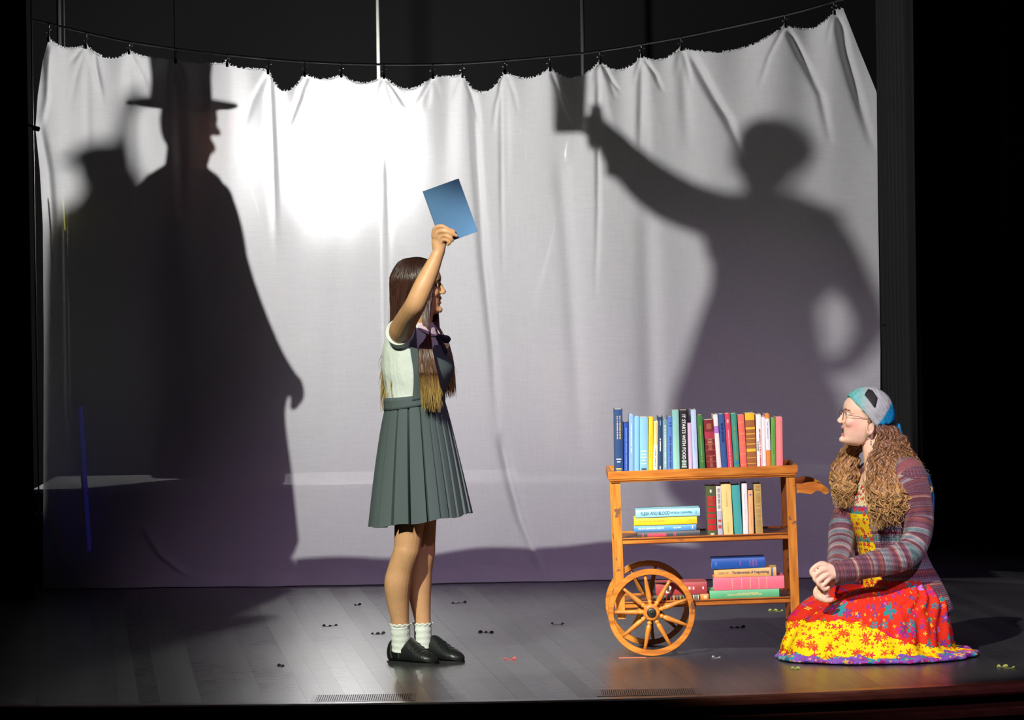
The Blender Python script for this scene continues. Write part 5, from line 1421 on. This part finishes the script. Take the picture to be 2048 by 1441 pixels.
M_REDSK = flower_mat('red_floral', lin(222, 48, 24), [(9, .44, 5, [TEAL, MAG, PUR, TEAL], .34, 3.1), (17, .42, 5, [MAG, LIL, PUR, TEAL, PUR, MAG], .7, 0), (34, .38, 4, [YEL, PUR, ORA, MAG, GRN, MAG], .5, 7.3)])
M_YELSK = flower_mat('yellow_floral', lin(248, 214, 10), [(14, .46, 8, [lin(214, 80, 30), lin(222, 100, 24), lin(206, 50, 50)], .42, 2.2), (24, .40, 5, [lin(206, 44, 60), lin(200, 60, 30), lin(226, 104, 26)], .62, 0), (52, .36, 3, [lin(190, 70, 24), lin(214, 90, 30)], .5, 5.1)])
M_HEMSK = flower_mat('violet_floral', lin(126, 84, 176), [(14, .62, 4, [lin(52, 150, 158), lin(46, 140, 160), lin(70, 160, 170)], .6, 1.3), (26, .46, 5, [lin(156, 36, 116), lin(190, 60, 170), lin(206, 176, 60), lin(170, 40, 120)], .8, 0), (48, .4, 4, [lin(220, 190, 80), lin(150, 30, 110)], .5, 4.0)])
def bodice_base(m, uv):
    sp = m.n('SeparateXYZ', Vector=uv.outputs['UV'])
    v = m.math('DIVIDE', m.math('SUBTRACT', sp.outputs['Y'], 0.38), 0.36)
    return m.ramp(v, [(0.0, lin(244, 206, 20)), (0.22, lin(90, 150, 130)), (0.28, lin(236, 196, 30)), (0.50, lin(240, 204, 20)), (0.535, lin(60, 140, 140)), (0.575, lin(130, 84, 150)), (0.62, lin(222, 208, 170)), (0.90, lin(226, 214, 180)), (0.93, lin(50, 130, 130))], 'CONSTANT')
M_BODICE = flower_mat('bodice_floral', bodice_base, [(34, .48, 5, [lin(206, 40, 36), lin(200, 30, 100), lin(214, 60, 30)], .75, 0), (58, .42, 4, [lin(30, 110, 110), lin(200, 50, 40), lin(60, 60, 90), lin(210, 110, 40)], .75, 2.0)])

# bodice
rows = np.linspace(966, 1190, 48); V, UV = [], []
for py_ in rows:
    for j in range(64):
        p = 2*math.pi*j/64; q = kt(py_, p, .005); V.append(q); UV.append((p*.14 if p < math.pi else (p-2*math.pi)*.14, q.z))
F = [(i*64+j, i*64+(j+1) % 64, (i+1)*64+(j+1) % 64, (i+1)*64+j) for i in range(len(rows)-1) for j in range(64)]
mobj('bodice', (V, F), M_BODICE, kn, uv=UV)

# ---------------------------------------------------------------- skirt
SIL = [(1312, 1549, 1945, .405), (1307, 1552, 1938, .400), (1300, 1557, 1915, .385), (1290, 1560, 1897, .365), (1275, 1564, 1893, .345), (1255, 1574, 1891, .31), (1235, 1590, 1890, .27), (1215, 1614, 1890, .235), (1198, 1660, 1886, .205), (1184, 1718, 1874, .165), (1170, 1742, 1860, .13), (1155, 1752, 1848, .10)]
SILc = cr(SIL, 5); rs = []; n = 220
def ydep(an, ry):
    s = math.sin(an)
    return -.10+(ry*.80*s if s < 0 else (ry+.05)*(.50+.42*math.cos(an))*s)
for i, (py_, L_, R_2, ry) in enumerate(SILc):
    a = P(L_, py_, 0); b = P(R_2, py_, 0); cx_ = (a.x+b.x)/2; rx = (b.x-a.x)/2; z = max(a.z*.5+b.z*.5, 0.003)
    t = i/(len(SILc)-1); ring = []
    for j in range(n):
        an = 2*math.pi*j/n
        low = math.exp(-((t-.03)/.10)**2); mid = math.exp(-((t-.35)/.25)**2); hi = np.clip((t-.35)/.5, 0, 1)
        rear = max(0, math.cos(an-math.radians(-30)))          # right-hand side carries the gathers
        g = .010*math.sin(an*9+.8*math.sin(an*3))*mid + .016*low*math.sin(an*13+math.sin(an*5)*1.4) + .014*hi*math.sin(an*26+2*math.sin(an*4))*(.25+.9*rear) + .012*low*math.sin(an*29+1)
        g += .014*mid*math.sin(an*17+3*t)*rear
        ring.append(Vector((cx_+(rx+g)*math.cos(an), ydep(an, ry+g), z+.006*low*math.sin(an*21)+(.008*low if t < .12 else 0))))
    rs.append(ring)
heap = rings(rs)
# flat trailing hem on the floor, ruffled
n2 = 260; rr2 = []
for k, (sc, zz) in enumerate(((.82, .004), (1.0, .004), (1.015, .012), (1.0, .022), (.82, .030))):
    a = P(1549, 1311, 0); b = P(1945, 1311, 0); cx_ = (a.x+b.x)/2; rx = (b.x-a.x)/2
    rr2.append([Vector((cx_+(rx*sc+.010*math.sin(7*t_+1)+.006*math.sin(19*t_))*math.cos(t_), ydep(t_, .41*sc+.008*math.sin(9*t_)+.005*math.sin(23*t_)), zz+(.006*math.sin(17*t_+k)+.004*math.sin(31*t_) if k > 1 else 0))) for t_ in [2*math.pi*j/n2 for j in range(n2)]])
hem = rings(rr2)
th = [tube([T(1815, 1228, -.10, .085), T(1745, 1216, -.16, .085), T(1690, 1236, -.21, .078), T(1650, 1262, -.22, .06)], n=20),
      tube([T(1800, 1225, .06, .09), T(1700, 1214, .02, .092), T(1640, 1228, -.05, .080), T(1607, 1250, -.09, .070)], n=20),
      tube([T(1610, 1258, -.12, .06), T(1590, 1290, -.14, .05)], n=16)]
# drooping folds over the knees and bunches behind
for (x0, y0, d0, x1, y1, d1, r0_) in ((1760, 1230, -.30, 1740, 1300, -.40, .022), (1800, 1220, -.28, 1800, 1300, -.38, .024), (1838, 1210, -.22, 1850, 1290, -.32, .026), (1866, 1205, -.14, 1882, 1280, -.22, .028), (1690, 1260, -.33, 1660, 1310, -.40, .018), (1880, 1220, -.04, 1896, 1290, -.08, .03), (1820, 1225, -.27, 1826, 1295, -.36, .018)):
    th.append(tube([T(x0, y0, d0+.03, r0_), T((x0+x1)/2, (y0+y1)/2, (d0+d1)/2+.02, r0_*1.1), T(x1, y1, d1+.04, r0_*.9)], n=12))
hv, hf = remesh([heap, hem]+th, 0.0065, 4)
cc = P(1750, 1311, -.10); ang = np.arctan2(hv[:, 1]-cc.y, hv[:, 0]-cc.x)
rad = np.sqrt((hv[:, 0]-cc.x)**2+(hv[:, 1]-cc.y)**2)
# fine cloth wrinkles
nrm = np.stack([np.cos(ang), np.sin(ang), np.zeros_like(ang)], 1)
uvs = np.stack([ang*.34, hv[:, 2]*1.0-rad*.55], 1)
pxw = 1024+(hv[:, 0])*FPX/(DCAM+hv[:, 1])
seam = np.interp(pxw, [1540, 1600, 1660, 1700, 1740, 1790, 1850, 1900, 1950], [.150, .158, .168, .163, .135, .085, .058, .050, .045])+.004*np.sin(ang*19)
hemz = .031+.006*np.sin(ang*9)+.004*np.sin(ang*23)
fz = np.array([np.mean(hv[list(f), 2]) for f in hf]); fs = np.array([np.mean(seam[list(f)]) for f in hf]); fh = np.array([np.mean(hemz[list(f)]) for f in hf])
cls = np.where(fz > fs, 2, np.where(fz > fh, 1, 0))
def sub(k, push):
    idx = {}; V, F, UV = [], [], []
    for f, c in zip(hf, cls):
        if c != k: continue
        q = []
        for i in f:
            if i not in idx: idx[i] = len(V); V.append(hv[i]+nrm[i]*push); UV.append(uvs[i])
            q.append(idx[i])
        F.append(tuple(q))
    return V, F, UV
for nm, k, mm, push in (('red_skirt_tier', 2, M_REDSK, .0), ('yellow_skirt_tier', 1, M_YELSK, .004), ('violet_skirt_hem', 0, M_HEMSK, .003)):
    V, F, UV = sub(k, push); mobj(nm, (V, F), mm, kn, uv=UV)

# ---------------------------------------------------------------- cardigan
OPEN0, OPEN1 = math.radians(24), math.radians(360-44)       # cloth runs from the near front edge round the back to the far front edge
crows = np.linspace(938, 1214, 62); nn = 56; outer, inner = [], []
for py_ in crows:
    t = (py_-938)/(1214-938)
    ro, ri = [], []
    for j in range(nn+1):
        psi = OPEN0+(OPEN1-OPEN0)*j/nn
        fl = .018+.040*t**4+.006*math.sin(psi*5+py_*.02)*t
        pyo = py_ + (0 if py_ < 1150 else 8*math.cos(psi-math.radians(60))*(py_-1150)/50)
        ro.append(kt(pyo, psi, fl)); ri.append(kt(pyo, psi, fl-.013))
    outer.append(ro); inner.append(ri)
rs = [o+i[::-1] for o, i in zip(outer, inner)]
card = [rings(rs)]
SLN = [(1800, 946, -.06, .062), (1818, 949, -.11, .068), (1832, 990, -.15, .062), (1838, 1040, -.18, .060), (1832, 1080, -.215, .058), (1815, 1108, -.25, .057), (1780, 1122, -.275, .056), (1740, 1131, -.30, .052), (1700, 1141, -.33, .046), (1668, 1147, -.348, .041)]
SLF = [(1752, 948, .07, .056), (1738, 955, .12, .06), (1708, 1000, .10, .057), (1686, 1050, .06, .055), (1682, 1095, -.01, .053), (1676, 1130, -.12, .047), (1668, 1154, -.21, .041)]
card.append(tube([T(*q) for q in SLN], n=24, round_ends=False)); card.append(tube([T(*q) for q in SLF], n=24, round_ends=False))
# neck band along the opening
for psi in (OPEN0, OPEN1):
    card.append(tube([(*kt(p_, psi, .014), .011) for p_ in np.linspace(942, 1180, 14)], n=10, k=2))
# elbow creases
for (a, b) in (((1795, 1090, -.30), (1830, 1108, -.27)), ((1800, 1100, -.31), (1838, 1090, -.24)), ((1785, 1098, -.315), (1815, 1118, -.29))):
    card.append(tube([T(a[0], a[1], a[2]+.02, .012), T((a[0]+b[0])/2, (a[1]+b[1])/2-3, (a[2]+b[2])/2+.0, .014), T(b[0], b[1], b[2]+.02, .010)], n=10))
cv, cf = remesh(card, 0.005, 4)
# knit coordinates: along each sleeve, or down the body
def polydist(Vx, path):
    best = np.full(len(Vx), 1e9); s = np.zeros(len(Vx)); acc = 0
    for a, b in zip(path[:-1], path[1:]):
        d = b-a; L = np.linalg.norm(d); t = np.clip(((Vx-a) @ d)/(L*L), 0, 1); q = a+t[:, None]*d; dist = np.linalg.norm(Vx-q, axis=1)
        mk = dist < best; best[mk] = dist[mk]; s[mk] = acc+t[mk]*L; acc += L
    return best, s
pn = np.array([P(*q[:3]) for q in SLN]); pf = np.array([P(*q[:3]) for q in SLF])
dn, sn = polydist(cv, pn); df_, sf = polydist(cv, pf)
ax = P(1785, 1000, 0); vtor = 1.2-cv[:, 2]; ut = np.arctan2(cv[:, 1]-ax.y, cv[:, 0]-ax.x)*.16
isn = dn < .068; isf = (df_ < .062) & ~isn
dirn = np.arctan2(cv[:, 1]+.25, cv[:, 2]-.35)*.05
v_ = np.where(isn, sn+.31, np.where(isf, sf+.33, vtor)); u_ = np.where(isn | isf, dirn*1.0, ut)
m = NT('striped_knit', rough=0.9, spec=0.15)
uv = m.n('UVMap', uv_map='uv'); sp = m.n('SeparateXYZ', Vector=uv.outputs['UV'])
n1 = m.n('TexNoise', noise_dimensions='1D', Scale=20.0, Detail=3.0); m.put(n1.inputs['W'], sp.outputs['Y'])
c = m.ramp(n1.outputs['Fac'], [(0.28, lin(96, 124, 124)), (0.36, lin(150, 138, 142)), (0.44, lin(122, 88, 98)), (0.52, lin(104, 62, 78)), (0.60, lin(156, 92, 80)), (0.68, lin(176, 166, 160)), (0.76, lin(120, 130, 140))])
def tri(x, freq): return m.math('ABSOLUTE', m.math('SUBTRACT', m.math('MULTIPLY', m.math('FRACT', m.math('MULTIPLY', x, freq)), 2.0), 1.0))
ku = tri(sp.outputs['X'], 160.0); kv = tri(sp.outputs['Y'], 140.0); rib = tri(sp.outputs['X'], 90.0)
tc = m.n('TexCoord'); fz_ = m.n('TexNoise', Vector=tc.outputs['Object'], Scale=160.0, Detail=2.0)
k_ = m.math('MULTIPLY', m.math('ADD', m.math('ADD', m.math('MULTIPLY', kv, 0.45), m.math('MULTIPLY', rib, 0.55)), 0.45), m.math('ADD', m.math('MULTIPLY', fz_.outputs['Fac'], 0.9), 0.5))
vm = m.n('VectorMath', operation='SCALE'); m.put(vm.inputs[0], c); m.put(vm.inputs['Scale'], k_)
m.color(vm.outputs['Vector'])
hh_ = m.math('ADD', m.math('MULTIPLY', kv, 0.5), m.math('ADD', m.math('MULTIPLY', rib, 0.5), m.math('MULTIPLY', fz_.outputs['Fac'], .6)))
bp = m.n('Bump', Strength=0.7, Distance=0.004, Height=hh_); m.put(m.b.inputs['Normal'], bp.outputs['Normal'])
m.b.inputs['Sheen Weight'].default_value = 0.15
mobj('cardigan', (cv, cf), m.m, kn, uv=np.stack([u_, v_], 1))

# ---------------------------------------------------------------- head scarf
def kh(x, y, z): return KM @ Vector((x, y, z))
def scarf_low(x): return .0834+(x+.026)*.923 if x > -.026 else .0834+(-.026-x)*.21
rs = []; nA = 72; nB = 18
for i in range(nB+1):
    b = i/nB; ring = []
    for j in range(nA):
        a = 2*math.pi*j/nA
        # lower edge at this azimuth found by walking down the skull
        e = math.pi/2
        lo = None
        for s in range(60):
            ee = math.pi/2-(math.pi*0.85)*s/59
            x = -.002+.106*math.cos(ee)*math.cos(a); z = .122+.111*math.sin(ee)
            if z < scarf_low(x): break
            lo = ee
        ee = math.pi/2-(math.pi/2-lo)*b
        x = -.002+math.cos(ee)*math.cos(a)*.106; y = -math.cos(ee)*math.sin(a)*.0865; z = .122+.111*math.sin(ee)
        f_ = 1+.012*math.sin(9*ee+4*a)*b+.010*math.sin(14*a+6*ee)*b+.02*b*max(0, -math.cos(a))
        ring.append(kh(x*f_, y*f_, .122+(z-.122)*f_))
    rs.append(ring)
rs_ok = rs[1:]
v, f = rings(rs_ok, cap=False); v.append(kh(-.002, 0, .233)); tip = len(v)-1
f += [(tip, (j+1) % nA, j) for j in range(nA)]
m = NT('scarf_cotton', rough=0.8, spec=0.2)
tc = m.n('TexCoord')
mpn = m.n('Mapping', Vector=tc.outputs['Object']); 
Ki = KM.inverted()
# colour blocks laid out in the head's own frame
vmx = m.n('VectorMath', operation='DOT_PRODUCT'); m.put(vmx.inputs[0], tc.outputs['Object']); vmx.inputs[1].default_value = tuple(Ki[0][:3])
vmz = m.n('VectorMath', operation='DOT_PRODUCT'); m.put(vmz.inputs[0], tc.outputs['Object']); vmz.inputs[1].default_value = tuple(Ki[2][:3])
X = m.math('ADD', vmx.outputs['Value'], Ki[0][3]); Z = m.math('ADD', vmz.outputs['Value'], Ki[2][3])
wn = m.n('TexNoise', Vector=tc.outputs['Object'], Scale=60.0, Detail=5.0)
band = m.math('SUBTRACT', Z, m.math('MULTIPLY', X, 0.95))           # low at front edge
band2 = m.math('ADD', Z, m.math('MULTIPLY', X, 0.55))
wob = m.math('MULTIPLY', m.math('SUBTRACT', wn.outputs['Fac'], 0.5), 0.02)
c1 = m.ramp(m.math('MULTIPLY', m.math('ADD', X, wob), 5.0), [(0.05, lin(166, 172, 172)), (0.20, lin(124, 176, 172)), (0.40, lin(92, 180, 178))])
blue = m.ramp(m.math('ADD', m.math('MULTIPLY', m.math('SUBTRACT', m.math('ADD', m.math('SUBTRACT', 0.0834, Z), wob), m.math('MULTIPLY', m.math('ADD', X, 0.026), 1.76)), 25.0), 0.2), [(0.3, (0, 0, 0, 1)), (0.6, (1, 1, 1, 1))])
blue2 = m.math('MULTIPLY', blue, m.math('LESS_THAN', X, -0.02))
k_ = m.math('ADD', m.math('MULTIPLY', wn.outputs['Fac'], 0.5), 0.75)
cm_ = m.mix(blue2, c1, lin(24, 140, 190))
vm = m.n('VectorMath', operation='SCALE'); m.put(vm.inputs[0], cm_); m.put(vm.inputs['Scale'], k_); m.color(vm.outputs['Vector'])
mpw = m.n('Mapping', Vector=tc.outputs['Object'], Scale=(1, 1, 1)); mpw.inputs['Rotation'].default_value = (0, math.radians(38), 0)
mps = m.n('Mapping', Vector=mpw.outputs['Vector'], Scale=(90, 30, 16)); wv = m.n('TexNoise', Vector=mps.outputs['Vector'], Scale=1.0, Detail=4.0, Distortion=0.6)
bp = m.n('Bump', Strength=0.9, Distance=0.010, Height=wv.outputs['Fac']); m.put(m.b.inputs['Normal'], bp.outputs['Normal'])
sc = solid(mobj('head_scarf', (v, f), m.m, kn), .003)
# black patch on the scarf
def on_scarf(px_, py_, lift=.004):
    p = P(px_, py_, 0); L = Ki @ p; x, z = L.x, L.z
    q = 1-((x+.002)/.106)**2-((z-.122)/.111)**2; y = .0865*math.sqrt(max(q, 0))
    L2 = Vector((x, y+lift if (KM @ Vector((x, y, z))).y < 0 else -(y+lift), z)); return KM @ L2
quad = [(1727, 784), (1733, 778), (1741, 781), (1749, 795), (1744, 812), (1741, 813), (1733, 801), (1724, 789)]
cx0 = sum(q[0] for q in quad)/8; cy0 = sum(q[1] for q in quad)/8
V = [on_scarf(cx0, cy0, .006)]; F = []
for s in (.35, .7, 1.0):
    for q in quad: V.append(on_scarf(cx0+(q[0]-cx0)*s, cy0+(q[1]-cy0)*s, .006))
F = [(0, 1+i, 1+(i+1) % 8) for i in range(8)]
for k in range(2): F += [(1+k*8+i, 1+(k+1)*8+i, 1+(k+1)*8+(i+1) % 8, 1+k*8+(i+1) % 8) for i in range(8)]
solid(mobj('black_patch', (V, F), mat('patch_black', (0.012, 0.013, 0.014, 1), .8), sc), .003)
# scarf tails down the back
M_TAIL = mat('scarf_blue', lin(24, 130, 176), .8, .2, noise=(50, .25))
for k, pts in enumerate(([(1796, 852, .02, .010, .016), (1808, 890, .03, .008, .012), (1832, 925, .01, .006, .010), (1855, 950, -.02, .005, .008), (1866, 990, -.03, .005, .008), (1866, 1040, -.03, .003, .004)], [(1796, 852, .03, .008, .014), (1826, 925, .03, .006, .010), (1853, 965, .0, .004, .007), (1861, 1010, -.02, .003, .005)])):
    mobj('scarf_tail', tube([T(*q) for q in pts], n=12, k=6), M_TAIL, sc)

# ---------------------------------------------------------------- glasses and earring
M_GL = mat('wire_frame', lin(120, 84, 70), .25, .5, metal=.7)
gl = []
lens = []
for s in (-1, 1):
    pts = []
    for k in range(25):
        a = 2*math.pi*k/24; pts.append((*kh(.1005-.020*abs(math.sin(a)*0)+(-.010 if False else 0)-.006*(s*0+1)*(.5-.5*math.cos(a)), s*(.033+.024*math.cos(a)), .110+.021*math.sin(a)), .0011))
    gl.append(tube(pts, n=6, k=1, round_ends=False)); 
    gl.append(tube([(*kh(.093, s*.056, .114), .0011), (*kh(.06, s*.073, .114), .0011), (*kh(.0, s*.078, .108), .0011), (*kh(-.012, s*.074, .096), .0011)], n=6, k=4))
    lens.append(([Vector(p[:3]) for p in pts[:-1]], [tuple(range(24))]))
gl.append(tube([(*kh(.1, -.010, .112), .0011), (*kh(.104, 0, .116), .0011), (*kh(.1, .010, .112), .0011)], n=6, k=4))
go = mobj('glasses', join(*gl), M_GL, kn)
m = NT('lens_glass'); t = m.t; t.nodes.remove(m.b)
tr = m.n('BsdfTransparent', Color=(.96, .96, .97, 1)); gs = m.n('BsdfGlossy', Color=(1, 1, 1, 1), Roughness=.05); mx = m.n('MixShader', Fac=.06)
t.links.new(tr.outputs[0], mx.inputs[1]); t.links.new(gs.outputs[0], mx.inputs[2]); t.links.new(mx.outputs[0], t.nodes['Material Output'].inputs['Surface'])
mobj('lens', lens[0], m.m, go, smooth=False); mobj('lens', lens[1], m.m, go, smooth=False)
e0 = kh(-.002, .076, .042); mobj('earring', join(ellipsoid(e0, (.0035, .0035, .0035), 8, 6), ellipsoid(e0+Vector((0, -.002, -.010)), (.003, .003, .006), 8, 6)), mat('earring_green', lin(120, 150, 110), .2, metal=.5), kn)
nl = [T(1738, 905, -.075, .0011), T(1726, 950, -.125, .0011), T(1731, 968, -.13, .0011), T(1740, 962, -.128, .0011), T(1752, 910, -.08, .0011)]
mobj('necklace', tube(nl, n=5, k=6), mat('necklace_gold', lin(150, 110, 60), .3, metal=.7), kn)

# ---------------------------------------------------------------- wavy hair
r = random.Random(33)
M_HAIR2 = hair_mat('wavy_hair', [(0.0, lin(96, 62, 42)), (0.25, lin(122, 84, 54)), (0.6, lin(150, 110, 66)), (1.0, lin(172, 136, 80))], 0.36, .55)
paths = []
def wavy(ctrl, r0, amp=.008, wl=.052):
    base = cr([tuple(q) for q in ctrl], 9); pts = []; L = 0; ph = 9*pnoise(Vector((ctrl[-1].x*8, ctrl[0].y*8, ctrl[2].x*8)))+r.uniform(-.9, .9); ph2 = r.uniform(0, 6.28)
    w = wl*r.uniform(.92, 1.12); prev = None
    for q in base:
        q = Vector(q)
        if prev is not None: L += (q-prev).length
        prev = q; t = min(1, L/.10)
        pts.append(q+Vector((amp*t*math.sin(2*math.pi*L/w+ph), amp*.8*t*math.sin(2*math.pi*L/w*.9+ph2), .003*t*math.sin(2*math.pi*L/w*1.1+ph2))))
    paths.append((pts, r0*r.uniform(.6, 1.3)))
for k in range(430):        # near side mass
    q = r.random(); lay = r.uniform(0, 1)
    ang_ = math.radians(106+q*74)
    x = -.002+(.094)*math.cos(ang_); y = (.079)*math.sin(ang_)
    root = kh(x, y, .088+.02*r.random())
    s0 = 1752+q*54
    p1 = P(s0+4, 880+r.uniform(-6, 6), -.085+.06*q*q-.02*lay)
    p2 = P(1742+q*84+r.uniform(-4, 4), 925, -.11+.05*q-.03*lay)
    p3 = P(1738+q*112+r.uniform(-6, 6), 965, -.165+.06*q-.03*lay)
    endy = (1000+r.uniform(0, 58)) if q < .55 else (985+r.uniform(0, 45))
    p4 = P(1742+q*112+r.uniform(-8, 8), (965+endy)/2+8, -.205+.05*q-.03*lay)
    p5 = P(1752+q*92+r.uniform(-8, 8), endy, -.225+.06*q-.03*lay)
    wavy([root, p1, p2, p3, p4, p5], .0055, .010, .062)
for k in range(150):        # strands by the cheek and ear falling over the chest
    q = r.random()
    root = kh(-.038-.01*r.random(), .074, .085)
    wavy([root, P(1754+q*6, 885, -.095), P(1742+q*14, 930, -.13), P(1733+q*16, 975, -.18), P(1736+q*22, 1015, -.21), P(1745+q*20, 1040+r.uniform(0, 22), -.23)], .0036, .006)
for k in range(270):        # far lock in front of the far shoulder
    q = r.random()
    root = kh(-.01-.04*r.random(), -.074, .085)
    p0 = P(1745-q*10, 875, .09); p1 = P(1716-q*22+r.uniform(-4, 4), 898+r.uniform(-5, 5), .10+r.uniform(-.03, .03)); p2 = P(1712-q*42+r.uniform(-4, 4), 935, .07+r.uniform(-.03, .03))
    p3 = P(1708-q*40+r.uniform(-5, 5), 970, .02+r.uniform(-.03, .03)); p4 = P(1702-q*28+r.uniform(-6, 6), 985+r.uniform(0, 34), -.02+r.uniform(-.03, .03))
    wavy([root, p0, p1, p2, p3, p4], .0052, .010, .060)
for k in range(260):        # behind the head and back
    q = r.random()
    root = kh(-.09+.02*r.random(), .05-.10*q, .08)
    p1 = P(1806+r.uniform(-8, 8), 890, -.02+.12*q); p2 = P(1828+r.uniform(-14, 12), 930, -.02+.14*q); p3 = P(1845+r.uniform(-22, 12), 975, -.06+.16*q)
    wavy([root, p1, p2, p3, P(1850+r.uniform(-28, 12), 1000+r.uniform(0, 34), -.08+.14*q)], .0042)
for k in range(30):
    wavy([kh(-.06, .07, .08), P(1800+r.uniform(-20, 20), 900, -.1), P(1850+r.uniform(-20, 14), 950+r.uniform(-20, 30), -.1)], .0012, .012)
for k in range(26):         # wisps at the temple under the scarf
    wavy([kh(.006-.01*r.random(), .077, .112), kh(.006-.01*r.random(), .079, .100), kh(.004, .079, .088)], .0014, .002)
V, F, UV = strands(paths, 5)
mobj('hair', (V, F), M_HAIR2, kn, uv=UV)
